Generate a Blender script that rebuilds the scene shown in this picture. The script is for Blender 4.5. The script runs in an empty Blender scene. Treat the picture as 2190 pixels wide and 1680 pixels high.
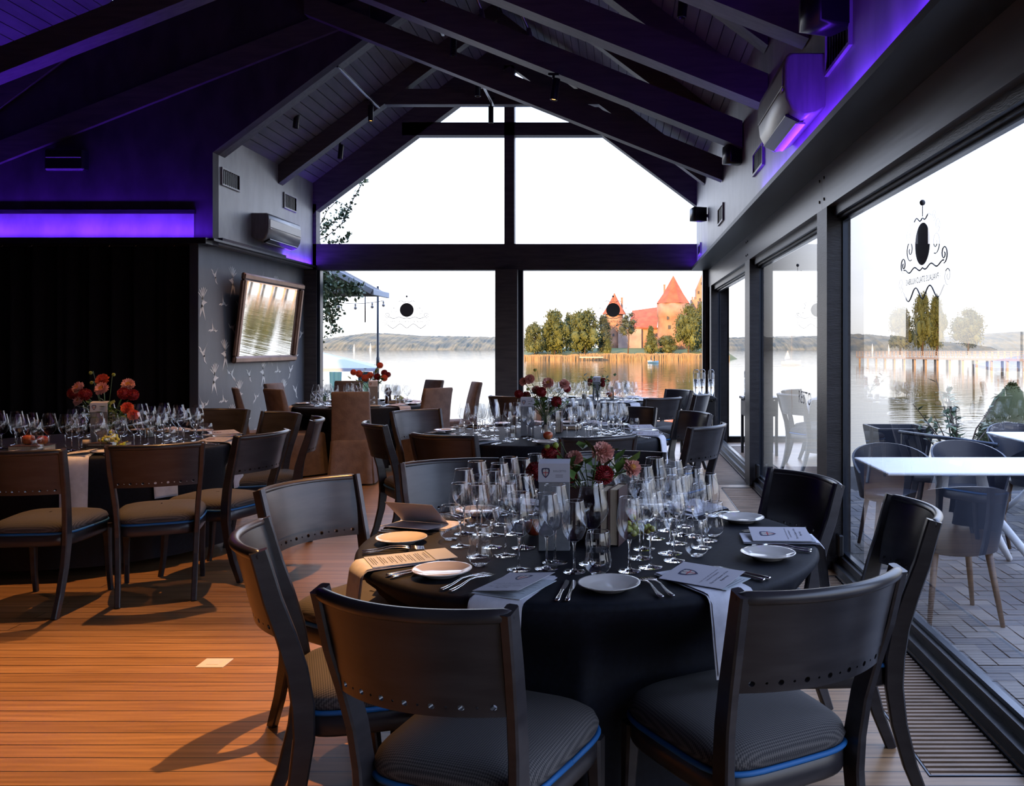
import bpy, math, random
from mathutils import Vector, Matrix, noise
R = math.radians
PI = math.pi
rnd = random.Random(7)
sc = bpy.context.scene
col = sc.collection

# ------------------------------------------------------------------ camera
F, CX, HY, EYE = 1862.0, 1326.0, 743.0, 1.43      # focal length and horizon of the 2190x1680 frame, eye height
cam_d = bpy.data.cameras.new('camera')
cam = bpy.data.objects.new('camera', cam_d)
col.objects.link(cam)
cam.location = (0, 0, EYE)
cam.rotation_euler = (R(90), 0, 0)
cam_d.sensor_width = 36.0
cam_d.sensor_fit = 'HORIZONTAL'
cam_d.lens = 36.0 * F / 2190.0
cam_d.shift_x = -(CX - 1095.0) / 2190.0
cam_d.shift_y = -(840.0 - HY) / 2190.0
cam_d.clip_end = 6000
cam_d.clip_start = 0.05
sc.camera = cam

# ------------------------------------------------------------------ view and sampling
sc.view_settings.view_transform = 'Standard'
sc.view_settings.look = 'None'
sc.view_settings.gamma = 1.0
sc.view_settings.use_curve_mapping = False
sc.view_settings.exposure = 0.0
sc.cycles.max_bounces = 12
sc.cycles.diffuse_bounces = 3
sc.cycles.glossy_bounces = 4
sc.cycles.transmission_bounces = 8
sc.cycles.transparent_max_bounces = 48
sc.cycles.caustics_reflective = False
sc.cycles.caustics_refractive = False
sc.cycles.sample_clamp_indirect = 4.0
sc.cycles.use_adaptive_sampling = True
sc.cycles.adaptive_threshold = 0.03
sc.cycles.use_denoising = True

# ------------------------------------------------------------------ sky
w = bpy.data.worlds.new('evening_sky')
sc.world = w
w.use_nodes = True
nt = w.node_tree
bg = nt.nodes['Background']
tc = nt.nodes.new('ShaderNodeTexCoord')
sp = nt.nodes.new('ShaderNodeSeparateXYZ')
rp = nt.nodes.new('ShaderNodeValToRGB')
cl = nt.nodes.new('ShaderNodeTexNoise')
mp = nt.nodes.new('ShaderNodeMapping')
mp.inputs['Scale'].default_value = (1.0, 1.0, 5.0)
cl.inputs['Scale'].default_value = 1.6
cl.inputs['Detail'].default_value = 4
ad = nt.nodes.new('ShaderNodeMix'); ad.data_type = 'RGBA'
mr = nt.nodes.new('ShaderNodeMapRange')
mr.inputs['From Min'].default_value = 0.45; mr.inputs['From Max'].default_value = 0.75
mr.inputs['To Max'].default_value = 0.35
nt.links.new(tc.outputs['Generated'], sp.inputs[0])
nt.links.new(tc.outputs['Generated'], mp.inputs[0])
nt.links.new(mp.outputs[0], cl.inputs['Vector'])
nt.links.new(cl.outputs[0], mr.inputs[0])
nt.links.new(sp.outputs[2], rp.inputs[0])
e = rp.color_ramp.elements
e[0].position = 0.0; e[0].color = (0.34, 0.325, 0.315, 1)
e[1].position = 0.10; e[1].color = (0.38, 0.39, 0.43, 1)
x = e.new(0.35); x.color = (0.54, 0.67, 1.0, 1)
x = e.new(1.0); x.color = (0.42, 0.58, 1.05, 1)
nt.links.new(mr.outputs[0], ad.inputs[0])
nt.links.new(rp.outputs[0], ad.inputs[6])
ad.inputs[7].default_value = (0.6, 0.6, 0.62, 1)
nt.links.new(ad.outputs[2], bg.inputs[0])
SKY = 5.6
bg.inputs[1].default_value = SKY

# ------------------------------------------------------------------ lights
def light(name, kind, loc, energy, color, target=None, **k):
    d = bpy.data.lights.new(name, kind)
    d.energy = energy
    d.color = color
    for a, b in k.items():
        setattr(d, a, b)
    o = bpy.data.objects.new(name, d)
    col.objects.link(o)
    o.location = loc
    if target is not None:
        v = Vector(target) - Vector(loc)
        o.rotation_euler = v.to_track_quat('-Z', 'Y').to_euler()
    return o
sun = light('sun', 'SUN', (0, 0, 30), 15.0, (1.0, 0.56, 0.17), (0.30, 1.0, 29.80), angle=R(0.6))
WARM = (1.0, 0.48, 0.17)
LED = (0.14, 0.025, 1.0)
def warm_spot(loc, target, energy, size=70, blend=0.6, rad=0.03):
    return light('ceiling_spot_light', 'SPOT', loc, energy, WARM, target,
                 spot_size=R(size), spot_blend=blend, shadow_soft_size=rad)
# ceiling spots of the room, most of them above and behind the frame
warm_spot((-0.65, 4.25, 3.80), (-2.25, 2.62, 0.0), 1000, 53, 0.45, 0.02)
warm_spot((-2.2, 5.35, 4.3), (-2.6, 8.9, 0.3), 270, 50, 0.7, 0.03)
warm_spot((-2.9, 5.60, 4.10), (-2.7, 4.5, 0.0), 480, 62, 0.7, 0.03)
warm_spot((-3.0, 0.60, 4.1), (-2.6, 2.3, 0.0), 70, 60, 0.8, 0.03)
warm_spot((-3.39, 11.80, 4.45), (-3.1, 9.6, 0.0), 260, 75, 0.7, 0.03)
warm_spot((-0.63, 8.10, 3.72), (-2.2, 8.2, 0.0), 110, 70, 0.7, 0.03)
warm_spot((-5.4, 6.0, 4.1), (-3.0, 6.6, 0.7), 170, 60, 0.8, 0.03)
def led(name, loc, sx, sy, energy, rot):
    o = light(name, 'AREA', loc, energy, LED, None, shape='RECTANGLE', size=sx, size_y=sy)
    o.rotation_euler = rot
    return o
led('led_strip_light', (-6.2, 9.80, 2.672), 3.1, 0.03, 42, (R(180), 0, 0))
led('led_strip_light', (-4.61, 12.0, 2.67), 0.02, 2.2, 13, (R(180), 0, 0))
led('led_strip_light', (1.105, 2.1, 2.645), 0.02, 10.0, 48, (R(180), 0, 0))
led('led_strip_light', (1.105, 12.4, 2.645), 0.02, 1.4, 5, (R(180), 0, 0))

# ------------------------------------------------------------------ materials
def mat(name, c, rough=0.5, metal=0.0, **k):
    m = bpy.data.materials.new(name)
    m.use_nodes = True
    b = m.node_tree.nodes['Principled BSDF']
    b.inputs['Base Color'].default_value = (*c, 1)
    b.inputs['Roughness'].default_value = rough
    b.inputs['Metallic'].default_value = metal
    for a, v in k.items():
        b.inputs[a.replace('_', ' ')].default_value = v
    return m
def nd(m, t, **k):
    n = m.node_tree.nodes.new(t)
    for a, v in k.items():
        setattr(n, a, v)
    return n
def lk(m, a, b):
    m.node_tree.links.new(a, b)
def bsdf(m):
    return m.node_tree.nodes['Principled BSDF']
def noisy(name, c1, c2, rough=0.5, scale=(1, 1, 1), nscale=5, detail=4, bump=0.0, bscale=None, metal=0.0, lo=0.35, hi=0.65, dist=0.01, **k):
    """two colours mixed by noise in object space, with an optional bump"""
    m = mat(name, c1, rough, metal, **k)
    t = nd(m, 'ShaderNodeTexCoord'); mpn = nd(m, 'ShaderNodeMapping')
    mpn.inputs['Scale'].default_value = scale
    n = nd(m, 'ShaderNodeTexNoise')
    n.inputs['Scale'].default_value = nscale; n.inputs['Detail'].default_value = detail
    r = nd(m, 'ShaderNodeValToRGB')
    r.color_ramp.elements[0].position = lo; r.color_ramp.elements[0].color = (*c1, 1)
    r.color_ramp.elements[1].position = hi; r.color_ramp.elements[1].color = (*c2, 1)
    lk(m, t.outputs['Object'], mpn.inputs[0]); lk(m, mpn.outputs[0], n.inputs['Vector'])
    lk(m, n.outputs[0], r.inputs[0]); lk(m, r.outputs[0], bsdf(m).inputs['Base Color'])
    if bump:
        n2 = nd(m, 'ShaderNodeTexNoise'); n2.inputs['Scale'].default_value = bscale or nscale * 4
        n2.inputs['Detail'].default_value = 3
        lk(m, mpn.outputs[0], n2.inputs['Vector'])
        bp = nd(m, 'ShaderNodeBump'); bp.inputs['Strength'].default_value = bump; bp.inputs['Distance'].default_value = dist
        lk(m, n2.outputs[0], bp.inputs['Height']); lk(m, bp.outputs[0], bsdf(m).inputs['Normal'])
    return m
def thin_glass(name, ior, tint=(1, 1, 1), rough=0.0, gain=1.0):
    m = bpy.data.materials.new(name); m.use_nodes = True
    m.node_tree.nodes.clear()
    o = nd(m, 'ShaderNodeOutputMaterial'); mx = nd(m, 'ShaderNodeMixShader')
    tr = nd(m, 'ShaderNodeBsdfTransparent'); gl = nd(m, 'ShaderNodeBsdfGlossy'); fr = nd(m, 'ShaderNodeFresnel')
    tr.inputs[0].default_value = (*tint, 1)
    gl.inputs['Roughness'].default_value = rough
    fr.inputs[0].default_value = ior
    mu = nd(m, 'ShaderNodeMath', operation='MULTIPLY'); mu.inputs[1].default_value = gain
    mu.use_clamp = True
    # a pane seen from behind reflects like one seen from the front: the incidence is taken from both sides alike
    lk(m, fr.outputs[0], mu.inputs[0])
    lk(m, mu.outputs[0], mx.inputs[0]); lk(m, tr.outputs[0], mx.inputs[1]); lk(m, gl.outputs[0], mx.inputs[2])
    lk(m, mx.outputs[0], o.inputs[0])
    ge = nd(m, 'ShaderNodeNewGeometry'); vm = nd(m, 'ShaderNodeVectorMath', operation='SCALE')
    mr_ = nd(m, 'ShaderNodeMath', operation='MULTIPLY_ADD')
    mr_.inputs[1].default_value = -2.0; mr_.inputs[2].default_value = 1.0
    # the Fresnel node inverts its index on back faces; feed it 1/ior there so both sides agree
    mi = nd(m, 'ShaderNodeMix'); mi.data_type = 'FLOAT'
    mi.inputs[2].default_value = ior; mi.inputs[3].default_value = 1.0 / ior
    lk(m, ge.outputs['Backfacing'], mi.inputs[0]); lk(m, mi.outputs[0], fr.inputs[0])
    for n in (vm, mr_): m.node_tree.nodes.remove(n)
    return m

M = {}
M['frame_black'] = noisy('black_stained_wood', (0.014, 0.013, 0.016), (0.028, 0.026, 0.030), 0.42, (1, 1, 6), 6, bump=0.15, bscale=30)
M['beam'] = noisy('dark_brown_beam_wood', (0.070, 0.062, 0.066), (0.11, 0.095, 0.098), 0.5, (1, 8, 8), 3, bump=0.1, bscale=20)
M['beam_under'] = M['beam']
M['boards'] = noisy('grey_stained_roof_boards', (0.15, 0.15, 0.17), (0.21, 0.21, 0.235), 0.55, (1, 0.2, 1), 9)
M['plaster'] = noisy('grey_brushed_plaster', (0.23, 0.235, 0.25), (0.36, 0.365, 0.38), 0.42, (1, 1, 0.45), 4, 6, 0.12, 14)
M['plaster_dark'] = noisy('dark_plaster', (0.030, 0.022, 0.034), (0.055, 0.040, 0.062), 0.7, (1, 1, 0.5), 5, 5, 0.12, 14)
M['girder'] = noisy('dark_grey_steel_girder', (0.085, 0.082, 0.09), (0.13, 0.125, 0.135), 0.34, (1, 0.1, 2), 4, 4, 0.06, 20)
M['soffit'] = mat('black_soffit', (0.016, 0.014, 0.017), 0.5)
M['alu'] = mat('anodised_dark_aluminium', (0.045, 0.055, 0.075), 0.28, 0.75)
M['steel'] = mat('polished_steel', (0.78, 0.76, 0.74), 0.13, 1.0)
M['brass'] = mat('brass_screw', (0.55, 0.4, 0.2), 0.3, 1.0)
M['black_metal'] = mat('black_metal', (0.012, 0.012, 0.014), 0.35, 0.2)
M['grey_metal'] = mat('grey_metal', (0.30, 0.30, 0.32), 0.32, 0.8)
M['chairwood'] = noisy('dark_lacquered_chair_wood', (0.021, 0.019, 0.022), (0.034, 0.031, 0.034), 0.30, (1, 1, 5), 7, 4, 0.05, 40, dist=0.002)
M['blue_piping'] = mat('blue_piping', (0.005, 0.10, 0.30), 0.6)
M['cloth'] = noisy('black_tablecloth', (0.0028, 0.0036, 0.007), (0.0055, 0.007, 0.0135), 0.7, (1, 1, 1), 60, 3, 0.3, 900, dist=0.001, Specular_IOR_Level=0.22)
M['napkin'] = noisy('white_linen_napkin', (0.56, 0.56, 0.62), (0.66, 0.66, 0.72), 0.8, (1, 1, 1), 30, 3, 0.25, 500, dist=0.0008)
M['porcelain'] = mat('ivory_porcelain', (0.62, 0.58, 0.54), 0.10, Coat_Weight=0.4)
M['paper'] = mat('menu_paper', (0.50, 0.48, 0.53), 0.7)
M['paper_blue'] = mat('inner_menu_page', (0.42, 0.46, 0.50), 0.7)
M['card_white'] = mat('white_card', (0.55, 0.55, 0.62), 0.6)
M['card_grey'] = noisy('grey_board', (0.20, 0.205, 0.22), (0.23, 0.235, 0.25), 0.6, (1, 1, 1), 60)
M['ink'] = mat('dark_ink', (0.03, 0.03, 0.05), 0.7)
M['ink_soft'] = mat('grey_ink', (0.12, 0.11, 0.13), 0.7)
M['crest_dark'] = mat('crest_dark_blue', (0.02, 0.025, 0.08), 0.6)
M['crest_white'] = mat('crest_white', (0.5, 0.48, 0.46), 0.6)
M['crest_red'] = mat('crest_red', (0.45, 0.02, 0.03), 0.6)
M['wineglass'] = thin_glass('wine_glass_bowl', 1.9, (0.975, 0.98, 0.985))
M['stemglass'] = mat('wine_glass_stem', (1, 1, 1), 0.0, Transmission_Weight=1.0, IOR=1.45)
M['pane'] = thin_glass('double_glazing', 1.5, (0.93, 0.95, 0.96), 0.0, 2.3)
M['pane_back'] = thin_glass('rear_glazing', 1.5, (0.97, 0.98, 0.98))
M['slip'] = noisy('brown_slipcover', (0.13, 0.098, 0.092), (0.18, 0.135, 0.125), 0.85, (1, 1, 1), 14, 4, 0.35, 60, dist=0.006)
M['curtain'] = noisy('black_velvet_curtain', (0.0045, 0.003, 0.0045), (0.008, 0.005, 0.007), 0.95, (3, 1, 1), 5)
M['bloom_red'] = noisy('deep_red_petals', (0.22, 0.004, 0.010), (0.33, 0.010, 0.018), 0.6, (1, 1, 1), 40)
M['bloom_pink'] = noisy('salmon_pink_petals', (0.82, 0.36, 0.31), (0.90, 0.55, 0.48), 0.6, (1, 1, 1), 40)
M['bloom_orange'] = noisy('coral_petals', (0.70, 0.10, 0.05), (0.80, 0.20, 0.10), 0.6, (1, 1, 1), 40)
M['green'] = noisy('green_stem', (0.06, 0.13, 0.02), (0.12, 0.20, 0.04), 0.5, (1, 1, 1), 20)
M['bud'] = mat('yellow_green_bud', (0.30, 0.36, 0.05), 0.5)
M['centre'] = mat('flower_centre', (0.55, 0.25, 0.03), 0.6)
M['page'] = noisy('book_pages', (0.52, 0.41, 0.28), (0.70, 0.58, 0.43), 0.8, (60, 60, 1), 6)
M['book_cover'] = mat('dark_book_cover', (0.05, 0.02, 0.018), 0.6)
M['apple'] = noisy('red_apple_skin', (0.35, 0.03, 0.02), (0.55, 0.18, 0.06), 0.25, (1, 1, 1), 12)
M['grape'] = mat('green_grape', (0.38, 0.42, 0.06), 0.22, Subsurface_Weight=0.2)
M['candle'] = mat('cream_candle_wax', (0.62, 0.55, 0.45), 0.5)
M['white_plastic'] = mat('white_plastic', (0.62, 0.62, 0.64), 0.35)
M['ac_body'] = noisy('satin_grey_casing', (0.19, 0.185, 0.195), (0.24, 0.235, 0.245), 0.32, (8, 1, 1), 4)
M['white_paint'] = mat('white_painted_metal', (0.78, 0.80, 0.84), 0.35)
M['shell'] = mat('dark_blue_grey_shell', (0.0160, 0.0208, 0.0360), 0.35)
M['walnut'] = noisy('dark_walnut_leg', (0.05, 0.028, 0.02), (0.09, 0.05, 0.03), 0.5, (1, 1, 5), 8)
M['sticker'] = mat('dark_window_sticker', (0.13, 0.14, 0.145), 0.6)
M['sticker_line'] = mat('grey_window_lettering', (0.06, 0.06, 0.07), 0.6)
M['birds'] = mat('pale_bird_print', (0.72, 0.70, 0.66), 0.5)
M['wallpaper'] = noisy('slate_wallpaper', (0.085, 0.092, 0.112), (0.105, 0.113, 0.135), 0.48, (1, 1, 0.4), 5, 4, 0.05, 60)
M['mirror'] = mat('mirror_glass', (0.94, 0.94, 0.93), 0.015, 1.0)
M['frame_bronze'] = noisy('bronze_frame', (0.15, 0.075, 0.05), (0.22, 0.12, 0.09), 0.35, (1, 1, 1), 6, metal=0.6)
M['lamp_on'] = mat('lit_spot_lens', (1, 0.6, 0.3), 0.4, Emission_Color=(1.0, 0.42, 0.12, 1), Emission_Strength=6.0)
M['lens_off'] = mat('spot_lens', (0.3, 0.3, 0.32), 0.2)

# woven seat fabric
m = noisy('woven_seat_fabric', (0.040, 0.036, 0.034), (0.056, 0.050, 0.046), 0.85, (1, 1, 1), 8)
t = nd(m, 'ShaderNodeTexCoord'); mpn = nd(m, 'ShaderNodeMapping'); ck = nd(m, 'ShaderNodeTexChecker')
mpn.inputs['Rotation'].default_value = (0, 0, R(45)); mpn.inputs['Scale'].default_value = (1, 1, 0); ck.inputs['Scale'].default_value = 230
ck.inputs[1].default_value = (0.115, 0.105, 0.10, 1); ck.inputs[2].default_value = (0.013, 0.013, 0.018, 1)
lk(m, t.outputs['Object'], mpn.inputs[0]); lk(m, mpn.outputs[0], ck.inputs[0])
mx = nd(m, 'ShaderNodeMix'); mx.data_type = 'RGBA'; mx.inputs[0].default_value = 0.62
src = bsdf(m).inputs['Base Color'].links[0].from_socket
lk(m, src, mx.inputs[6]); lk(m, ck.outputs[0], mx.inputs[7]); lk(m, mx.outputs[2], bsdf(m).inputs['Base Color'])
M['seat'] = m

# pine floor boards running across the room
m = mat('pine_floor_boards', (0.4, 0.2, 0.08), 0.36)
t = nd(m, 'ShaderNodeTexCoord')
br = nd(m, 'ShaderNodeTexBrick')
br.offset = 0.37; br.offset_frequency = 2
br.inputs['Scale'].default_value = 1.0
br.inputs['Brick Width'].default_value = 3.1; br.inputs['Row Height'].default_value = 0.098
br.inputs['Mortar Size'].default_value = 0.0030; br.inputs['Mortar Smooth'].default_value = 0.2
br.inputs['Color1'].default_value = (0.34, 0.19, 0.088, 1); br.inputs['Color2'].default_value = (0.25, 0.133, 0.058, 1)
br.inputs['Mortar'].default_value = (0.02, 0.012, 0.008, 1)
lk(m, t.outputs['Object'], br.inputs['Vector'])
g1 = nd(m, 'ShaderNodeMapping'); g1.inputs['Scale'].default_value = (0.9, 14, 1)
gn = nd(m, 'ShaderNodeTexNoise'); gn.inputs['Scale'].default_value = 2.2; gn.inputs['Detail'].default_value = 7; gn.inputs['Distortion'].default_value = 0.6
lk(m, t.outputs['Object'], g1.inputs[0]); lk(m, g1.outputs[0], gn.inputs['Vector'])
gr = nd(m, 'ShaderNodeValToRGB')
gr.color_ramp.elements[0].position = 0.30; gr.color_ramp.elements[0].color = (0.66, 0.60, 0.56, 1)
gr.color_ramp.elements[1].position = 0.62; gr.color_ramp.elements[1].color = (1.1, 1.1, 1.1, 1)
lk(m, gn.outputs[0], gr.inputs[0])
wv = nd(m, 'ShaderNodeTexWave', bands_direction='Y'); wv.inputs['Scale'].default_value = 9; wv.inputs['Distortion'].default_value = 9
wv.inputs['Detail'].default_value = 3; wv.inputs['Detail Scale'].default_value = 0.8
g2 = nd(m, 'ShaderNodeMapping'); g2.inputs['Scale'].default_value = (0.16, 1, 1)
lk(m, t.outputs['Object'], g2.inputs[0]); lk(m, g2.outputs[0], wv.inputs['Vector'])
wr = nd(m, 'ShaderNodeMapRange'); wr.inputs['To Min'].default_value = 0.86; wr.inputs['To Max'].default_value = 1.05
lk(m, wv.outputs[1] if len(wv.outputs) > 1 else wv.outputs[0], wr.inputs[0])
mu = nd(m, 'ShaderNodeMix'); mu.data_type = 'RGBA'; mu.blend_type = 'MULTIPLY'; mu.inputs[0].default_value = 0.8
lk(m, br.outputs[0], mu.inputs[6]); lk(m, gr.outputs[0], mu.inputs[7])
mu2 = nd(m, 'ShaderNodeMix'); mu2.data_type = 'RGBA'; mu2.blend_type = 'MULTIPLY'; mu2.inputs[0].default_value = 1
lk(m, mu.outputs[2], mu2.inputs[6]); lk(m, wr.outputs[0], mu2.inputs[7])
# knots
vk = nd(m, 'ShaderNodeTexVoronoi'); vk.inputs['Scale'].default_value = 1.0
g3 = nd(m, 'ShaderNodeMapping'); g3.inputs['Scale'].default_value = (1.3, 4.5, 1)
lk(m, t.outputs['Object'], g3.inputs[0]); lk(m, g3.outputs[0], vk.inputs['Vector'])
kr = nd(m, 'ShaderNodeMapRange'); kr.inputs['From Min'].default_value = 0.02; kr.inputs['From Max'].default_value = 0.07
kr.inputs['To Min'].default_value = 0.35; kr.inputs['To Max'].default_value = 1.0
lk(m, vk.outputs['Distance'], kr.inputs[0])
mu3 = nd(m, 'ShaderNodeMix'); mu3.data_type = 'RGBA'; mu3.blend_type = 'MULTIPLY'; mu3.inputs[0].default_value = 1
lk(m, mu2.outputs[2], mu3.inputs[6]); lk(m, kr.outputs[0], mu3.inputs[7])
lk(m, mu3.outputs[2], bsdf(m).inputs['Base Color'])
M['floor'] = m
M['slat'] = noisy('oak_slat', (0.20, 0.125, 0.075), (0.30, 0.19, 0.12), 0.5, (0.6, 1, 1), 9)
M['trench'] = mat('dark_trench', (0.01, 0.009, 0.008), 0.8)

# lake
m = mat('lake_water', (0.030, 0.035, 0.022), 0.04, IOR=1.33)
bsdf(m).inputs['Specular IOR Level'].default_value = 0.9
t = nd(m, 'ShaderNodeTexCoord'); a1 = nd(m, 'ShaderNodeMapping'); a1.inputs['Scale'].default_value = (0.35, 1.0, 1)
n1 = nd(m, 'ShaderNodeTexNoise'); n1.inputs['Scale'].default_value = 1.3; n1.inputs['Detail'].default_value = 3
n2 = nd(m, 'ShaderNodeTexNoise'); n2.inputs['Scale'].default_value = 0.12; n2.inputs['Detail'].default_value = 2
lk(m, t.outputs['Object'], a1.inputs[0]); lk(m, a1.outputs[0], n1.inputs['Vector']); lk(m, a1.outputs[0], n2.inputs['Vector'])
bp = nd(m, 'ShaderNodeBump'); bp.inputs['Strength'].default_value = 0.35; bp.inputs['Distance'].default_value = 0.05
lk(m, n1.outputs[0], bp.inputs['Height'])
bp2 = nd(m, 'ShaderNodeBump'); bp2.inputs['Strength'].default_value = 0.3; bp2.inputs['Distance'].default_value = 0.10
lk(m, n2.outputs[0], bp2.inputs['Height']); lk(m, bp.outputs[0], bp2.inputs['Normal'])
lk(m, bp2.outputs[0], bsdf(m).inputs['Normal'])
M['water'] = m
M['hill'] = noisy('wooded_hillside', (0.0400, 0.0512, 0.0416), (0.1360, 0.1160, 0.0600), 0.9, (1, 1, 2), 0.045, 10)
M['tree_a'] = noisy('green_gold_foliage', (0.0224, 0.0360, 0.0064), (0.1360, 0.1320, 0.0144), 0.8, (1, 1, 1), 0.35, 5, lo=0.4, hi=0.68)
M['tree_b'] = noisy('olive_foliage', (0.0200, 0.0320, 0.0080), (0.0960, 0.1000, 0.0176), 0.8, (1, 1, 1), 0.4, 5)
M['tree_c'] = noisy('dark_pine_foliage', (0.0176, 0.0272, 0.0128), (0.0640, 0.0680, 0.0240), 0.8, (1, 1, 1), 0.5, 5)
M['ivy'] = noisy('ivy_leaves', (0.05, 0.09, 0.04), (0.14, 0.19, 0.09), 0.5, (1, 1, 1), 3, 4)
M['bark'] = mat('bark', (0.08, 0.05, 0.035), 0.9)
M['brick'] = noisy('castle_red_brick', (0.2160, 0.1080, 0.0680), (0.2880, 0.1600, 0.1000), 0.9, (1, 1, 1), 0.5, 6)
M['brick_pale'] = noisy('castle_stone', (0.1920, 0.1360, 0.1160), (0.2880, 0.2000, 0.1600), 0.9, (1, 1, 1), 0.4, 6)
M['tile'] = noisy('red_roof_tile', (0.2000, 0.0416, 0.0144), (0.2720, 0.0680, 0.0240), 0.85, (1, 1, 1), 0.6, 5)
M['reeds'] = noisy('dry_reeds', (0.1760, 0.1080, 0.0480), (0.2640, 0.1680, 0.0760), 0.9, (1, 1, 0.2), 1.2, 5)
M['grass'] = mat('shore_grass', (0.0480, 0.0680, 0.0120), 0.9)
M['pale_wood'] = mat('pale_timber', (0.3360, 0.2560, 0.1920), 0.8)
M['boat_blue'] = mat('blue_hull', (0.06, 0.16, 0.35), 0.5)
M['canvas'] = mat('white_canvas', (0.24, 0.26, 0.33), 0.8)
M['drape'] = mat('turquoise_drape', (0.010, 0.085, 0.19), 0.8)
M['roof_grey'] = mat('grey_awning_edge', (0.3200, 0.3440, 0.3840), 0.7)
M['dark_wood'] = mat('dark_timber', (0.03, 0.026, 0.026), 0.7)
PAV = [mat('grey_paver', (0.1000, 0.0976, 0.1000), 0.75), mat('warm_grey_paver', (0.165, 0.15, 0.135), 0.75),
       mat('dark_grey_paver', (0.09, 0.09, 0.097), 0.75), mat('paver_joint', (0.03, 0.03, 0.03), 0.9)]

# ------------------------------------------------------------------ mesh builder
class MB:
    def __init__(s):
        s.v = []; s.f = []; s.m = []; s.mi = 0; s.sm = []; s.flat = False
    def vert(s, p):
        s.v.append(tuple(p)); return len(s.v) - 1
    def face(s, idx):
        s.f.append(tuple(idx)); s.m.append(s.mi); s.sm.append(not s.flat)
    def box(s, x0, x1, y0, y1, z0, z1, T=None):
        P = [(x, y, z) for z in (z0, z1) for x, y in ((x0, y0), (x1, y0), (x1, y1), (x0, y1))]
        if T: P = [T @ Vector(p) for p in P]
        b = len(s.v); s.v += [tuple(p) for p in P]
        fl = s.flat; s.flat = True
        for q in ((0, 3, 2, 1), (4, 5, 6, 7), (0, 1, 5, 4), (1, 2, 6, 5), (2, 3, 7, 6), (3, 0, 4, 7)):
            s.face([b + i for i in q])
        s.flat = fl
        return s
    def rbox(s, x0, x1, y0, y1, z0, z1, r=0.005, T=None):
        """box with chamfered edges"""
        cx, cy, cz = (x0 + x1) / 2, (y0 + y1) / 2, (z0 + z1) / 2
        hx, hy, hz = (x1 - x0) / 2, (y1 - y0) / 2, (z1 - z0) / 2
        r = min(r, hx * .9, hy * .9, hz * .9)
        idx = {}
        def V(a, b, c, k):
            key = (a, b, c, k)
            if key not in idx:
                p = [cx + a * (hx - (0 if k == 0 else r)), cy + b * (hy - (0 if k == 1 else r)), cz + c * (hz - (0 if k == 2 else r))]
                p = Vector(p)
                if T: p = T @ p
                idx[key] = s.vert(p)
            return idx[key]
        fl = s.flat; s.flat = True
        for sg in (-1, 1):
            q = [(sg, -1, -1), (sg, 1, -1), (sg, 1, 1), (sg, -1, 1)]
            s.face([V(*p, 0) for p in (q if sg > 0 else q[::-1])])
            q = [(-1, sg, -1), (1, sg, -1), (1, sg, 1), (-1, sg, 1)]
            s.face([V(*p, 1) for p in (q[::-1] if sg > 0 else q)])
            q = [(-1, -1, sg), (1, -1, sg), (1, 1, sg), (-1, 1, sg)]
            s.face([V(*p, 2) for p in (q if sg > 0 else q[::-1])])
        for a in (-1, 1):
            for b in (-1, 1):
                s.face([V(a, b, -1, 0), V(a, b, 1, 0), V(a, b, 1, 1), V(a, b, -1, 1)])
                s.face([V(a, -1, b, 0), V(a, 1, b, 0), V(a, 1, b, 2), V(a, -1, b, 2)])
                s.face([V(-1, a, b, 1), V(1, a, b, 1), V(1, a, b, 2), V(-1, a, b, 2)])
                for c in (-1, 1):
                    s.face([V(a, b, c, 0), V(a, b, c, 1), V(a, b, c, 2)])
        s.flat = fl
        return s
    def grid(s, rows, close_u=False, close_v=False):
        """rows: list of lists of points"""
        b = len(s.v); n = len(rows[0]); k = len(rows)
        for r_ in rows: s.v += [tuple(p) for p in r_]
        for i in range(k if close_v else k - 1):
            for j in range(n if close_u else n - 1):
                i2, j2 = (i + 1) % k, (j + 1) % n
                s.face((b + i * n + j, b + i * n + j2, b + i2 * n + j2, b + i2 * n + j))
        return b
    def lathe(s, prof, n=24, c=(0, 0, 0), a0=0.0, T=None):
        rows = []
        for r_, z in prof:
            row = [Vector((c[0] + r_ * math.cos(a0 + 2 * PI * j / n), c[1] + r_ * math.sin(a0 + 2 * PI * j / n), c[2] + z)) for j in range(n)]
            if T: row = [T @ p for p in row]
            rows.append(row)
        b = s.grid(rows, close_u=True)
        for rr, ii, rev in ((prof[0][0], 0, True), (prof[-1][0], len(prof) - 1, False)):
            if rr > 1e-6 and getattr(s, 'cap', True):
                q = [b + ii * n + j for j in range(n)]
                s.face(q[::-1] if rev else q)
        return s
    def cyl(s, p0, p1, r0, r1=None, n=12, caps=True):
        r1 = r0 if r1 is None else r1
        p0, p1 = Vector(p0), Vector(p1)
        return s.tube([p0, p1], [r0, r1], n, caps)
    def tube(s, pts, rad, n=8, caps=True):
        pts = [Vector(p) for p in pts]
        if not hasattr(rad, '__len__'): rad = [rad] * len(pts)
        rows = []; up = None
        for i, p in enumerate(pts):
            d = (pts[min(i + 1, len(pts) - 1)] - pts[max(i - 1, 0)]).normalized()
            if up is None:
                up = Vector((0, 0, 1)) if abs(d.z) < .9 else Vector((1, 0, 0))
            a = d.cross(up).normalized(); up = a.cross(d).normalized()
            rows.append([p + (a * math.cos(2 * PI * j / n) + up * math.sin(2 * PI * j / n)) * rad[i] for j in range(n)])
        b = s.grid(rows, close_u=True)
        if caps:
            s.face([b + j for j in range(n)][::-1]); s.face([b + (len(pts) - 1) * n + j for j in range(n)])
        return s
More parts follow.
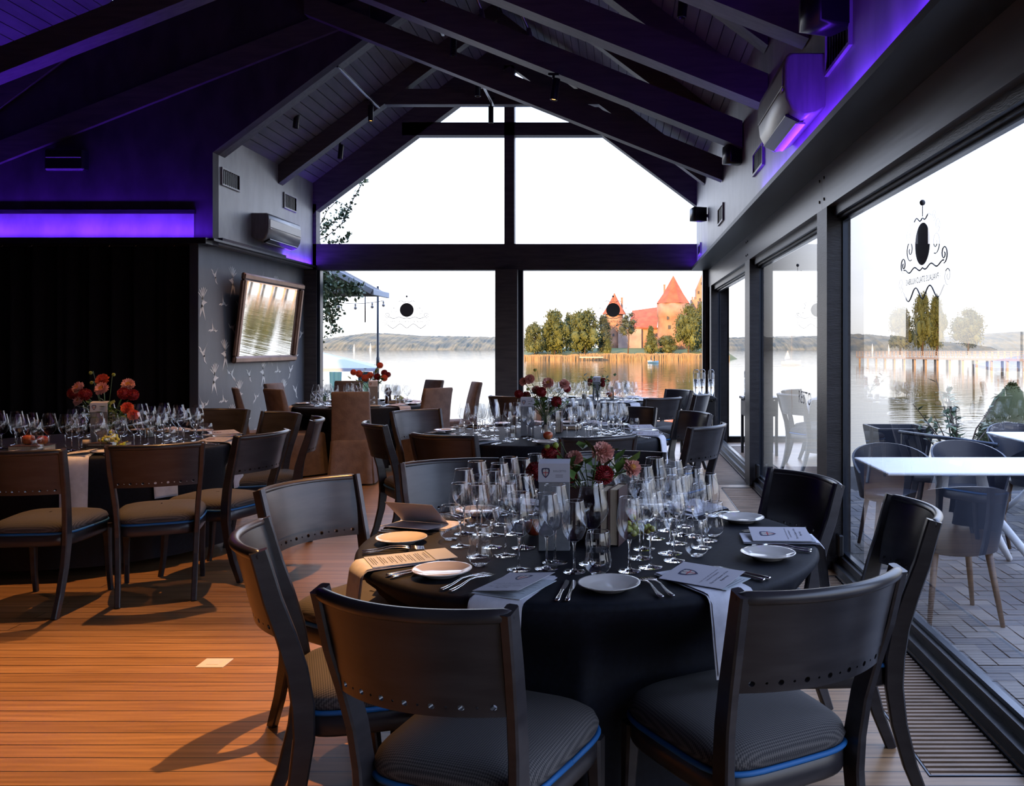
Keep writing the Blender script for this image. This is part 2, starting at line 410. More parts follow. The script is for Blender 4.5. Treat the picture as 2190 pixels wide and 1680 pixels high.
    def sweep(s, pts, sec, xdir=Vector((1, 0, 0)), caps=True):
        """rectangular bar: sec = list of (half width along xdir, half depth), one per point"""
        pts = [Vector(p) for p in pts]
        rows = []
        for i, p in enumerate(pts):
            d = (pts[min(i + 1, len(pts) - 1)] - pts[max(i - 1, 0)]).normalized()
            a = (xdir - d * xdir.dot(d)).normalized(); c_ = d.cross(a).normalized()
            hx, hy = sec[i]; ch = min(hx, hy) * 0.35
            q = [(hx, hy - ch), (hx - ch, hy), (-hx + ch, hy), (-hx, hy - ch), (-hx, -hy + ch), (-hx + ch, -hy), (hx - ch, -hy), (hx, -hy + ch)]
            rows.append([p + a * u + c_ * v_ for u, v_ in q])
        fl = s.flat; s.flat = True
        b = s.grid(rows, close_u=True)
        if caps:
            s.face([b + j for j in range(8)][::-1]); s.face([b + (len(pts) - 1) * 8 + j for j in range(8)])
        s.flat = fl
        return s
    def poly(s, pts, th=None, nrm=None):
        """flat polygon, extruded by th along nrm when given"""
        b = len(s.v); n = len(pts)
        s.v += [tuple(p) for p in pts]
        fl = s.flat; s.flat = True
        if th is None:
            s.face([b + i for i in range(n)])
        else:
            o = Vector(nrm) * th
            s.v += [tuple(Vector(p) + o) for p in pts]
            s.face([b + i for i in range(n)][::-1]); s.face([b + n + i for i in range(n)])
            for i in range(n):
                j = (i + 1) % n
                s.face((b + i, b + j, b + n + j, b + n + i))
        s.flat = fl
        return s
    def sphere(s, c, r_, n=12, k=8, sx=1, sy=1, sz=1):
        c = Vector(c)
        rows = []
        for i in range(k + 1):
            a = -PI / 2 + PI * i / k
            rr = max(math.cos(a), 1e-4) * r_
            rows.append([c + Vector((rr * math.cos(2 * PI * j / n) * sx, rr * math.sin(2 * PI * j / n) * sy, math.sin(a) * r_ * sz)) for j in range(n)])
        s.grid(rows, close_u=True)
        return s
    def add_mesh(s, me, T):
        b = len(s.v)
        s.v += [tuple(T @ v.co) for v in me.vertices]
        for p in me.polygons:
            s.face([b + i for i in p.vertices])
        return s
    def build(s, name, mats, parent=None, loc=(0, 0, 0), rot=(0, 0, 0), me_only=False):
        me = bpy.data.meshes.new(name)
        me.from_pydata(s.v, [], s.f)
        if not isinstance(mats, (list, tuple)): mats = [mats]
        for m_ in mats: me.materials.append(M[m_] if isinstance(m_, str) else m_)
        for p, mi, sm in zip(me.polygons, s.m, s.sm):
            p.material_index = mi; p.use_smooth = sm
        me.update()
        if me_only: return me
        o = bpy.data.objects.new(name, me)
        col.objects.link(o)
        o.location = loc; o.rotation_euler = rot
        if parent: o.parent = parent
        return o
def fix_normals(o):
    import bmesh
    bm = bmesh.new(); bm.from_mesh(o.data)
    bmesh.ops.recalc_face_normals(bm, faces=bm.faces); bm.to_mesh(o.data); bm.free()
    return o

def tag(o, label=None, cat=None, group=None, kind=None):
    if label: o['label'] = label
    if cat: o['category'] = cat
    if group: o['group'] = group
    if kind: o['kind'] = kind
    return o
def thing(name, label, cat, loc=(0, 0, 0), rotz=0.0, group=None):
    o = bpy.data.objects.new(name, None)
    o.empty_display_size = 0.1
    col.objects.link(o)
    o.location = loc; o.rotation_euler = (0, 0, rotz)
    return tag(o, label, cat, group)
KIDS = {}
def dup(o, loc=None, rotz=None, label=None, group=None, scale=None, parent=None):
    c = o.copy(); col.objects.link(c)
    if parent is not None: c.parent = parent
    if loc is not None: c.location = loc
    if rotz is not None: c.rotation_euler = (c.rotation_euler[0], c.rotation_euler[1], rotz)
    if scale is not None: c.scale = scale
    if label: c['label'] = label
    if group: c['group'] = group
    for ch in list(o.children):
        dup(ch, parent=c)
    return c
def struct(name, mb, mats, parent=None):
    o = fix_normals(mb.build(name, mats, parent))
    if parent is None: o['kind'] = 'structure'
    return o
def P(px, py, D):
    """world point seen at pixel (px, py) of the frame at distance D in front of the camera"""
    return Vector(((px - CX) * D / F, D, EYE - (py - HY) * D / F))
def S(px, py, z=0.75):
    """world point of a horizontal surface of height z seen at the pixel"""
    D = (EYE - z) * F / (py - HY)
    return Vector(((px - CX) * D / F, D, z))
def text_mesh(txt, size, shear=0.0, spacing=1.0):
    cu = bpy.data.curves.new('lettering', 'FONT')
    cu.body = txt; cu.size = size; cu.align_x = 'CENTER'; cu.align_y = 'CENTER'; cu.shear = shear
    cu.space_character = spacing; cu.resolution_u = 3
    ob = bpy.data.objects.new('lettering_source', cu)
    col.objects.link(ob)
    dg = bpy.context.evaluated_depsgraph_get()
    me = bpy.data.meshes.new_from_object(ob.evaluated_get(dg))
    bpy.data.objects.remove(ob); bpy.data.curves.remove(cu)
    return me

# ================================================================== the room
XR, XU, XLED = 1.335, 1.16, 1.08          # right wall: posts and girder, upper plaster, ledge edge
XG = 1.455                                 # glass line of the right wall
YB = 13.2                                  # inner face of the back wall
XL, XLL = -4.65, -4.78                     # left wall: upper plaster, papered lower part
YG = 9.94                                  # black gable wall
YN = -3.0                                  # rear of the room, behind the camera
XW = -7.6                                  # outer left wall of the wide part
SL = 0.75                                  # roof slope
EZ = 3.92                                  # roof boards at the eaves

mb = MB(); mb.box(XW - .2, 1.03, YN, YB + .1, -.15, 0); mb.box(1.36, XG - .03, YN, YB + .1, -.15, 0)
mb.box(1.03, 1.36, 5.46, 5.62, -.15, 0); mb.box(1.03, 1.36, 8.9, 9.1, -.15, 0); mb.box(1.03, 1.36, 12.6, YB + .1, -.15, 0); mb.box(1.03, 1.36, 2.62, 2.9, -.15, 0)
mb.box(1.03, 1.36, YN, -.1, -.15, 0)
struct('floor', mb, 'floor')
mb = MB(); mb.box(1.0, 1.4, YN, 13, -.22, -.151)
struct('trim_1', mb, 'trench')
first = None
for y0, y1 in ((2.905, 5.455), (5.625, 8.895), (9.105, 12.595), (-.095, 2.615)):
    t = thing('floor_grille', {2.905: 'slatted oak convector grille in the floor beside the nearest chairs and glass door',
                               5.625: 'slatted oak floor grille running along the middle glass door',
                               9.105: 'slatted oak floor grille along the farthest glass door by the rear corner',
                               -.095: 'slatted oak floor grille continuing beyond the near edge of the picture'}[y0],
              'grille', (1.195, y0, 0), 0, 'oak floor grilles along the glass wall')
    mb = MB(); n = int((y1 - y0) / .034)
    for i in range(n):
        y = (i + .55) * (y1 - y0) / n
        mb.box(-.150, .150, y - .0085, y + .0085, -.022, -.002)
    mb.build('slats', 'slat', t)
    mb = MB()
    for x in (-.163, .157): mb.box(x, x + .006, 0, y1 - y0, -.03, .003)
    for y in (0, y1 - y0 - .006): mb.box(-.157, .157, y, y + .006, -.03, .003)
    mb.build('rim', 'alu', t)
    mb = MB()
    for x in (-.10, .10): mb.cyl((x, .01, -.03), (x, y1 - y0 - .01, -.03), .005, n=8)
    mb.build('rod', 'brass', t)

# brass floor plate
def floor_plate(px, py, sx, sy, label):
    p = S(px, py, 0)
    t = thing('floor_socket', label, 'floor socket', (p.x, p.y, 0), 0, None)
    mb = MB(); mb.rbox(-sx, sx, -sy, sy, 0, .004, .002); mb.build('cover_plate', 'white_plastic', t)
    mb = MB(); mb.rbox(-sx * .45, sx * .45, -sy * .45, sy * .45, .004, .0055, .001); mb.build('flap', 'card_white', t)
floor_plate(459, 1418, .062, .055, 'square metal socket cover set in the open pine floor')
floor_plate(455, 1146, .055, .05, 'small metal socket cover in the shaded floor beside the table by the curtain')

# ---- back wall: timber frame and glazing
def gx(z): return 0
mb = MB()
YF, YK = YB - .02, YB + .16
mb.box(XLL - .05, XG + .05, YF, YK, 2.605, 3.0)                       # transom beam
mb.box(XLL - .05, -4.60, YF, YK, 0, 3.6)                              # left jamb
mb.box(1.285, 1.50, YF, YK, 0, 3.0)
mb.box(-1.865, -1.54, YF - .14, YK, 0, 2.605)                         # centre post
mb.box(-1.752, -1.60, YF, YK, 3.0, 5.70)                              # upper mullion
zc0, zc1 = 4.645, 4.84
mb.box(-3.3, -.05, YF, YK, zc0, zc1)                                  # upper cross beam
mb.box(XLL, 1.5, YF, YK, 0, .045)                                     # sill
struct('trim_2', mb, 'beam')
mb = MB()                                                             # slim window frames of the lower lights
for x0, x1 in ((-4.60, -1.865), (-1.54, 1.285)):
    mb.box(x0, x0 + .05 if x0 < -2 else x0 + .07, YF + .03, YK - .02, .045, 2.605)
    mb.box(x1 - .03, x1, YF + .03, YK - .02, .045, 2.605)
    mb.box(x0, x1, YF + .03, YK - .02, .045, .085)
struct('trim_3', mb, 'alu')
# raking frame under the roof
mb = MB()
def slope_bar(mb, xa, xb, z_at_a, sgn, d, y0, y1):
    """bar under the roof slope between xa and xb: underside z_at_a + sgn*SL*(x-xa), vertical depth d"""
    za, zb = z_at_a, z_at_a + sgn * SL * (xb - xa)
    p = [(xa, y0, za), (xb, y0, zb), (xb, y0, zb + d), (xa, y0, za + d)]
    mb.poly(p, y1 - y0, (0, 1, 0))
slope_bar(mb, -4.80, -1.67, 3.46 - .11, 1, .62, YF, YK)
slope_bar(mb, -1.67, 1.46, 3.46 + SL * 2.98, -1, .62, YF, YK)
struct('trim_4', mb, 'beam')
for i, (x0, x1, z0, z1) in enumerate(((-4.60, -1.865, .085, 2.605), (-1.54, 1.285, .085, 2.605))):
    mb = MB(); mb.poly([(x0, YB + .09, z0), (x1, YB + .09, z0), (x1, YB + .09, z1), (x0, YB + .09, z1)])
    o = mb.build('window_%d' % (i + 1), 'pane_back'); o['kind'] = 'structure'
mb = MB(); mb.poly([(-4.6, YB + .09, 3.0), (1.285, YB + .09, 3.0), (1.285, YB + .09, 3.5), (-1.67, YB + .09, 5.7), (-4.6, YB + .09, 3.5)])
o = mb.build('window_3', 'pane_back'); o['kind'] = 'structure'

# ---- right wall
def girder_prof(y0, y1):
    mb.box(XR, XG + .08, y0, y1, 2.34, 2.60)
mb = MB(); girder_prof(YN, 5.752); girder_prof(5.756, 13.3)
struct('trim_5', mb, 'girder')
mb = MB(); mb.box(XLED, XR + .1, YN, YB, 2.601, 2.64); struct('trim_6', mb, 'soffit')       # ledge and its dark soffit
mb = MB()
for y in (5.69, 5.82, 9.1, 9.21):
    for z in (2.40, 2.54): mb.cyl((XR - .006, y, z), (XR + .01, y, z), .010, n=10)
struct('trim_7', mb, 'black_metal')
mb = MB()
mb.poly([(XU, YN, 2.62), (XU, YB, 2.62), (XU, YB, EZ + SL * .14), (XU, YN, EZ + SL * .14)], .25, (1, 0, 0))
struct('wall_right', mb, 'plaster')
posts = [(5.62, 5.90), (8.97, 9.31), (12.76, 13.2), (2.05, 2.33), (-1.4, -1.12)]
mb = MB()
for y0, y1 in posts:
    mb.box(XR, XR + .10, y0, y1, 0, 2.34)
mb.box(XR, XG + .08, 12.98, 13.2, 0, 2.34)
struct('trim_8', mb, 'frame_black')
DOORS = [(2.33, 5.70), (5.82, 9.10), (9.20, 12.90), (-1.2, 2.15)]
def ybox(mb, x0, x1, y0, y1, z0, z1): mb.box(x0, x1, y0, y1, z0, z1)
for i, (y0, y1) in enumerate(DOORS):
    d = MB()
    f = .075
    d.box(XG - .045, XG + .035, y0, y1, .02, .02 + f); d.box(XG - .045, XG + .035, y0, y1, 2.34 - f, 2.36)
    d.box(XG - .045, XG + .035, y0, y0 + f, .02, 2.34); d.box(XG - .045, XG + .035, y1 - f, y1, .02, 2.34)
    d.box(XG - .085, XG - .045, y0, y1, 0, .05); d.box(XG - .075, XG - .05, y0, y1, 2.28, 2.345)
    o = fix_normals(d.build('door_%d' % (i + 1), 'frame_black')); o['kind'] = 'structure'
    s_ = MB(); g = f + .001
    s_.box(XG - .02, XG + .012, y0 + g, y1 - g, .097, .115); s_.box(XG - .02, XG + .012, y0 + g, y1 - g, 2.245, 2.262)
    s_.box(XG - .02, XG + .012, y0 + g, y0 + g + .018, .1, 2.25); s_.box(XG - .02, XG + .012, y1 - g - .018, y1 - g, .1, 2.25)
    fix_normals(s_.build('glazing_bead', 'alu', o))
    p = MB(); p.poly([(XG, y0 + .08, .10), (XG, y1 - .08, .10), (XG, y1 - .08, 2.26), (XG, y0 + .08, 2.26)])
    p.build('pane', 'pane', o)
for i, y in enumerate((5.52, 8.86)):
    mb = MB(); mb.rbox(1.385, 1.42, y, y + .08, .10, .24, .008)
    tag(fix_normals(mb.build('door_stop', 'black_metal')), ('black block fixed low on the glass door frame behind the chair at the nearest table',
        'black block fixed low on the door frame by the middle post')[i], 'door stop')

# ---- left wall of the far part
mb = MB(); mb.poly([(XL, YG + .145, 2.62), (XL, YB, 2.62), (XL, YB, EZ), (XL, YG + .145, EZ)], .12, (-1, 0, 0)); struct('wall_left', mb, 'plaster')
mb = MB(); mb.box(XLL - .1, XLL, YG - .07, YB, 0, 2.64); o = struct('wall_papered', mb, 'wallpaper'); o.name = 'wall_left_lower'
mb = MB(); mb.box(XLL - .05, XL + .06, YG - .10, YB, 2.64, 2.665); struct('trim_9', mb, 'frame_black')
# birds printed on the paper
def bird_big(mb, y, z, s, flip):
    fy = -1 if flip else 1
    def q(pts):
        P_ = [(XLL + .002, y + fy * a * s, z + b * s) for a, b in pts]
        mb.poly(P_ if fy > 0 else P_[::-1])
    q([(-.05, .05), (.02, .09), (.10, .02), (.13, -.12), (.05, -.08), (-.02, -.02)])
    q([(-.05, .05), (-.16, .03), (-.02, -.02)])
    q([(.10, -.02), (.02, -.10), (-.08, -.40), (.05, -.20), (.13, -.12)])
    q([(.11, -.05), (.17, -.14), (.20, -.34), (.10, -.18)])
    for k in range(6):
        a = R(35 + k * 17)
        q([(.0 + .02 * k, .06), (.02 + .02 * k, .07), (.02 + .34 * math.cos(a), .05 + .34 * math.sin(a)), (-.01 + .27 * math.cos(a), .05 + .30 * math.sin(a))])
def bird_small(mb, y, z, s, flip, rot):
    fy = -1 if flip else 1
    c_, n_ = math.cos(rot), math.sin(rot)
    def q(pts):
        P_ = [(XLL + .002, y + fy * (a * c_ - b * n_) * s, z + (a * n_ + b * c_) * s) for a, b in pts]
        mb.poly(P_ if fy > 0 else P_[::-1])
    q([(-.10, .02), (-.02, .04), (.06, -.02), (.13, -.10), (.04, -.06), (-.04, -.03)])
    q([(-.02, .03), (.05, .12), (.10, .27), (.06, .13), (.04, -.01)])
    q([(-.03, -.02), (-.14, -.05), (-.24, .02), (-.14, -.01), (-.04, .03)])
    q([(.06, -.03), (.15, -.04), (.22, -.10), (.12, -.07)])
mb = MB(); bi = 0
for r_ in range(9):
    for c_ in range(7):
        y = 10.02 + c_ * .47 + (.23 if r_ % 2 else 0) + rnd.uniform(-.04, .04)
        z = .22 + r_ * .29 + rnd.uniform(-.04, .04)
        if y > 13.08 or z > 2.5: continue
        if (r_ + 2 * c_) % 3 == 0: bird_big(mb, y, z, .50, c_ % 2 == 0)
        else: bird_small(mb, y, z, .52 if (r_ + c_) % 2 else .62, (r_ * c_) % 2 == 0, R(rnd.choice((-20, 10, 60))))
        bi += 1
pw = bpy.data.objects['wall_left_lower']
mb.build('bird_print', 'birds', pw)

# ---- black gable wall, bulkhead and curtain
mb = MB()
zr = lambda x: EZ + SL * (x - XW)
mb.poly([(XW, YG, 2.60), (XL, YG, 2.60), (XL, YG, EZ - .262), (-1.67, YG, EZ + SL * 2.98 - .262), (-3.2, YG, 7.30), (XW, YG, EZ + .05)], .14, (0, 1, 0))
struct('wall_gable', mb, 'plaster_dark')
mb = MB(); mb.box(XW, XL - .0, YG - .17, YG, 2.60, 2.665); struct('trim_10', mb, 'frame_black')
mb = MB(); mb.box(XW, -4.84, YG - .035, YG - .001, 2.955, 3.0); struct('trim_11', mb, 'frame_black')
mb = MB()
rows = []
for z in [0.02, 1.3, 2.60]:
    rows.append([(-8.2 + i * .02, 10.16 + .045 * math.sin(i * .42 + .8 * math.sin(i * .11)) + .02 * math.sin(i * .97), z) for i in range(172)])
mb.grid(rows)
tag(mb.build('stage_curtain', 'curtain'), 'black velvet stage curtain hanging in soft folds below the purple band', 'curtain')
for i, px in enumerate((3, 66, 128, 180, 232, 290, 372)):
    p = P(px, 522, 10.0)
    t = thing('recessed_spotlight', 'small round spotlight above the stage curtain, %s from the picture edge' % ('first', 'second', 'third', 'fourth', 'fifth', 'sixth', 'seventh')[i],
              'spotlight', (p.x, 9.98, p.z), 0, 'round spotlights above the curtain')
    r_ = .032 if i in (0, 1, 4) else .025
    mb = MB(); mb.tube([(r_ * math.cos(a * PI / 8), 0, r_ * math.sin(a * PI / 8)) for a in range(17)], .006, 6); mb.build('rim', 'steel', t)
    mb = MB(); mb.cyl((0, .01, 0), (0, .09, 0), r_ * .9, n=16); mb.build('housing', 'black_metal', t)
p = P(150, 345, YG)
t = thing('wall_speaker', 'low black box mounted high on the dark gable wall above the purple band', 'speaker', (p.x, YG - .002, p.z - .125))
mb = MB(); mb.rbox(-.225, .225, -.12, 0, 0, .25, .02); mb.build('casing', 'black_metal', t)
mb = MB(); mb.rbox(-.20, .20, -.127, -.12, .14, .155, .003); mb.build('slot', 'lens_off', t)

mb = MB(); mb.box(XW, -4.86, YG - .012, YG, 2.666, 2.954); struct('trim_13', mb, 'plaster')
# ---- outer shell behind and beside the camera
mb = MB(); mb.box(XW - .2, XW, YN, 12, 0, 4.2); o = struct('wall_outer', mb, 'plaster_dark'); o.name = 'wall_left_near'
mb = MB(); mb.poly([(XW, YN, 0), (1.6, YN, 0), (1.6, YN, 4), (-3.2, YN, 7.6), (XW, YN, 4.2)], -.2, (0, 1, 0)); struct('wall_rear', mb, 'plaster_dark')
mb = MB(); mb.box(-8.6, -4.84, 10.4, 10.5, 0, 2.7); mb.box(-8.6, -4.6, 10.08, 12, 2.66, 2.7); struct('wall_stage', mb, 'plaster_dark')

# ---- roof: boards laid along the room, then the outer skin
def boards(mb, xe, sgn, n, y0, y1, bw=.128):
    """boards up one slope from the eave at xe; sgn +1 rises with x"""
    L_ = math.sqrt(1 + SL * SL); ux, uz = sgn / L_, SL / L_; nx, nz = -uz * sgn, 1 / L_
    nx = -SL / L_ * sgn
    for i in range(n):
        a, b = i * bw, (i + 1) * bw - .009
        pts = [(xe + ux * a, y0, EZ + uz * a), (xe + ux * b, y0, EZ + uz * b)]
        q = [pts[0], pts[1], (pts[1][0] + nx * .02, y0, pts[1][2] + nz * .02), (pts[0][0] + nx * .02, y0, pts[0][2] + nz * .02)]
        mb.poly(q, y1 - y0, (0, 1, 0))
mb = MB()
boards(mb, XL, 1, 29, YG + .145, YB + .16)
boards(mb, 1.31, -1, 29, YG + .145, YB + .16)
struct('ceiling_far', mb, 'boards').name = 'ceiling'
mb = MB()
boards(mb, 1.31, -1, 44, YN, YG + .02)
boards(mb, XW - .11, 1, 44, YN, YG + .02)
o = struct('ceiling', mb, 'boards')
mb = MB()
k = .05
for (xa, za), (xb, zb), y0, y1 in (((-4.85, EZ - .15), (-1.67, 6.155), YG + .145, YB + .3), ((-1.67, 6.155), (1.7, EZ - .29), YG + .145, YB + .3),
                                   ((-3.2, 7.30), (1.7, EZ - .29), YN - .1, YG), ((XW - .3, EZ - .15), (-3.2, 7.30), YN - .1, YG)):
    mb.poly([(xa, y0, za + k), (xb, y0, zb + k), (xb, y0, zb + k + .1), (xa, y0, za + k + .1)], y1 - y0, (0, 1, 0))
struct('roof', mb, 'soffit')

# ---- rafters and trusses
def bar(mb, xa, za, xb, zb, y0, th, d):
    mb.poly([(xa, y0, za), (xb, y0, zb), (xb, y0, zb + d), (xa, y0, za + d)], th, (0, 1, 0))
def rafter(label, y, x_eave, x_ridge, sgn, th=.16):
    z0 = EZ - .26
    mb = MB(); bar(mb, x_eave, z0, x_ridge, z0 + SL * abs(x_ridge - x_eave), y, th, .255)
    o = fix_normals(mb.build('rafter', 'beam'))
    return tag(o, label, 'beam', None)
for y, n_ in ((YG + .145, 'at the edge of the black gable wall'), (11.84, 'between the two pale left wall vents')):
    rafter('sloping dark rafter on the far roof slope, ' + n_, y, XL, -1.67, 1)
rafter('sloping dark rafter of the far right roof slope behind the nearest-to-window crossing beam', 11.84, 1.15, -1.67, -1)
mb = MB(); mb.box(-3.20, -.14, 11.85, 11.99, 4.74, 4.95)
tag(fix_normals(mb.build('collar_tie', 'beam')), 'level dark tie beam joining the rafters in front of the gable window', 'beam')
names = {9.78: 'first beam back from the gable window', 8.18: 'middle beam of the three long crossing beams', 6.77: 'third crossing beam, ending beside the big air conditioner',
         5.3: 'high beam over the nearest table', 3.6: 'beam over the camera', 1.8: 'beam behind the camera'}
for y in (9.78, 8.18, 6.77, 5.3, 3.6, 1.8, -.2):
    th = .15 if y > 9 else .2
    vis = y > 5
    t = thing('roof_truss', 'dark scissor truss whose long beam ends on the right plaster wall, the ' + names.get(y, 'beam behind the room'), 'roof truss', (-3.2, y, 5.05), 0,
              None if vis else 'trusses over and behind the viewer')
    t['label'] = {3.6: 'dark scissor truss overhead, the first beyond the top of the picture', 1.8: 'dark scissor truss overhead, just behind the viewer', -.2: 'dark scissor truss overhead, well behind the viewer',
                  9.78: 'long dark scissor truss nearest the gable window, meeting the black gable wall',
                  8.18: 'long dark scissor truss whose right end meets the wall above the small speaker',
                  6.77: 'long dark scissor truss whose right end runs behind the large air conditioner',
                  5.3: 'dark scissor truss high over the nearest table, mostly above the picture'}.get(y, 'dark scissor truss overhead, out of the picture')
    L_ = [('rafter', (1.15 + 3.2, EZ - .26 + .12 - 5.05), (0, EZ - .26 + SL * 4.51 - 5.05), .255),
          ('rafter', (XW + 3.2, EZ - .26 + .08 - 5.05), (0, EZ - .26 + SL * 4.51 - 5.05), .255),
          ('crossing_beam', (1.15 + 3.2, 3.31 - 5.05), (-.35, .13), .25),
          ('crossing_beam', (XW + 3.2, 3.31 - 5.05), (.35, .13), .25)]
    for j, (nm, a, b, d) in enumerate(L_):
        mb = MB(); off = .0 if nm == 'rafter' else (.001 if j == 2 else .002)
        o1, t1 = off - (0.0 if nm == 'rafter' else .004), th
        if y > 9 and a[0] < 0: o1, t1 = (.115, .04) if nm == 'rafter' else (.105, .05)
        bar(mb, a[0], a[1], b[0], b[1], o1, t1, d)
        fix_normals(mb.build(nm, 'beam', t))
    if y in (8.18, 6.77, 5.3):
        for k2, (xa, xb) in enumerate(((1.35, 1.9), (1.75, 2.35))):
            zt = 3.66 + SL * (4.51 - xa) - 5.05 + .02
            zb_ = -1.74 + .4 * (4.35 - xb) + .25
            mb = MB(); mb.cyl((xa, th / 2, zt), (xb, th / 2, zb_ + .05), .016, n=10); mb.cyl((xb - .02, th / 2, zb_ + .10), (xb, th / 2, zb_), .024, n=10)
            mb.build('tie_rod', 'grey_metal', t)

# light tracks and spotlights
def track(x, z, y0, y1, label):
    t = thing('light_track', label, 'light track', (x, y0, z))
    mb = MB(); mb.rbox(-.017, .017, 0, y1 - y0, -.035, 0, .004); mb.build('rail', 'grey_metal', t)
    mb = MB(); mb.rbox(-.022, .022, -.01, .05, -.042, .0, .006); mb.build('end_cap', 'black_metal', t)
track(-3.285, 4.72, 10.10, 11.86, 'silver light track running in depth under the far roof slope')
track(-1.73, 4.76, 10.9, 11.90, 'silver light track just in front of the level tie beam')
track(-1.98, 4.95, 9.0, 9.75, 'silver light track between the first two crossing beams')
def spot(px, py0, py1, D, label, lit=False, tilt=0, mount=.06):
    a = P(px, py1, D); b = P(px, py0, D); h = b.z - a.z
    t = thing('ceiling_spotlight', label, 'spotlight', (a.x, D, a.z))
    T = Matrix.Rotation(R(tilt), 4, 'Y')
    mb = MB(); mb.lathe([(.002, h), (.034, h), (.036, h - .01), (.036, .006), (.034, 0), (.030, 0), (.030, .02)], 20, T=T); mb.build('housing', 'black_metal', t)
    mb = MB(); mb.lathe([(.0005, .012), (.0295, .012)], 20, T=T); mb.build('lens', 'lamp_on' if lit else 'lens_off', t)
    mb = MB(); mb.rbox(-.012, .012, -.01, .01, h, h + mount, .003); mb.rbox(-.05, .05, -.018, .018, h + mount - .005, h + mount + .02, .004); mb.build('bracket', 'black_metal', t)
spot(793, 225, 259, 11.70, 'lit black cylinder spotlight glowing orange at the end of the silver track', True)
spot(1050, 228, 263, 11.78, 'black cylinder spotlight hanging before the tall gable window', False, 0, .10)
spot(1184, 168, 214, 8.10, 'lit black cylinder spotlight glowing orange under the middle crossing beam', True, 8, .03)
spot(632, 243, 274, 11.0, 'unlit black cylinder spotlight on the far left roof boards nearer the vents', False, 6)
spot(727, 309, 340, 12.4, 'unlit black cylinder spotlight on the roof boards next to the raking window edge', False, 6, .10)
spot(970, 84, 120, 9.55, 'unlit black cylinder spotlight between the two farther crossing beams', False)
spot(1458, 0, 38, 6.72, 'unlit black cylinder spotlight by the purple-lit roof boards', False, 4)
spot(905, -40, 4, 8.05, 'black cylinder spotlight cut off by the top of the picture', False)
spot(1022, 180, 206, 10.4, 'dim black spotlight against the level tie beam', False)
p = P(728, 175, 11.3)
mb = MB(); mb.lathe([(.001, 0), (.04, .005), (.045, .03), (.03, .05)], 16)
tag(mb.build('smoke_detector', 'black_metal', loc=(p.x, p.y, p.z)), 'small round dark smoke detector on the far roof boards', 'smoke detector')

# ---- vents
def vent(wall, y, z, hy, hz, label):
    sx = -1 if wall > 0 else 1
    t = thing('wall_vent', label, 'vent', (wall, y, z))
    mb = MB()
    for a in ((-hy, -hy + .02, -hz, hz), (hy - .02, hy, -hz, hz), (-hy + .02, hy - .02, -hz, -hz + .02), (-hy + .02, hy - .02, hz - .02, hz)):
        mb.box(min(0, sx * .02), max(0, sx * .02), a[0], a[1], a[2], a[3])
    fix_normals(mb.build('frame', 'plaster', t))
    mb = MB()
    for i in range(9):
        yy = -hy + .025 + i * (2 * hy - .05) / 8
        mb.box(min(0, sx * .010), max(0, sx * .010), yy - .006, yy + .006, -hz + .02, hz - .02)
    mb.box(min(0, sx * .002), max(0, sx * .002), -hy + .02, hy - .02, -hz + .02, hz - .02)
    fix_normals(mb.build('grid', 'black_metal', t))
vent(XL, 10.38, 3.43, .24, .105, 'framed dark vent grille on the pale left wall, before the air conditioner')
vent(XL, 12.25, 3.47, .23, .11, 'framed dark vent grille above the far end of the left wall air conditioner')
vent(XU, 4.60, 3.06, .26, .12, 'dark vent grille on the purple-lit wall below the nearest end of the large air conditioner')
vent(XU, 7.25, 3.00, .26, .10, 'dark vent grille on the right plaster wall under the small speaker')
vent(XU, 9.95, 2.95, .25, .10, 'small dark vent grille on the right plaster wall towards the gable window')
vent(XU, 12.6, 2.85, .2, .08, 'tiny dark vent at the far corner of the right plaster wall')

# ---- air conditioners
def aircon(wall, y0, y1, z0, z1, dpt, label):
    sx = -1 if wall > 0 else 1
    t = thing('air_conditioner', label, 'air conditioner', (wall, y0, z0))
    h = z1 - z0; L_ = y1 - y0
    prof = [(0, 0.05), (.06, .012), (dpt * .55, 0), (dpt * .80, .03), (dpt * .96, .10), (dpt, .17), (dpt, h - .07), (dpt * .96, h - .02), (dpt * .86, h), (0, h)]
    mb = MB(); e_ = .016
    rows = []
    for yy, sc_ in ((0, .93), (e_ * .3, .975), (e_, 1.0), (L_ - e_, 1.0), (L_ - e_ * .3, .975), (L_, .93)):
        rows.append([(sx * (a * sc_), yy, h / 2 + (b - h / 2) * sc_) for a, b in prof])
    b0 = mb.grid(rows, close_u=True)
    n = len(prof)
    mb.flat = True
    mb.face([b0 + j for j in range(n)]); mb.face([b0 + 5 * n + j for j in range(n)][::-1])
    fix_normals(mb.build('casing', 'ac_body', t))
    mb = MB(); mb.rbox(min(sx * dpt, sx * (dpt + .008)), max(sx * dpt, sx * (dpt + .008)), .03, L_ - .03, .175, h - .075, .003); fix_normals(mb.build('front_panel', 'ac_body', t))
    mb = MB()
    T = Matrix.Translation((sx * dpt * .72, 0, .014)) @ Matrix.Rotation(sx * R(-26), 4, 'Y')
    mb.rbox(-.045, .045, .09, L_ - .09, -.012, .004, .003, T); fix_normals(mb.build('louvre', 'black_metal', t))
    T2 = Matrix.Translation((sx * dpt * .50, 0, -.004)) @ Matrix.Rotation(sx * R(-4), 4, 'Y')
    mb = MB(); mb.rbox(-.03, .03, .12, L_ - .12, -.012, .0, .002, T2); fix_normals(mb.build('flap', 'ac_body', t))
    mb = MB(); mb.rbox(min(sx * (dpt + .001), sx * (dpt + .010)), max(sx * (dpt + .001), sx * (dpt + .010)), .03, .09, .15, .165, .002); fix_normals(mb.build('badge', 'card_white', t))
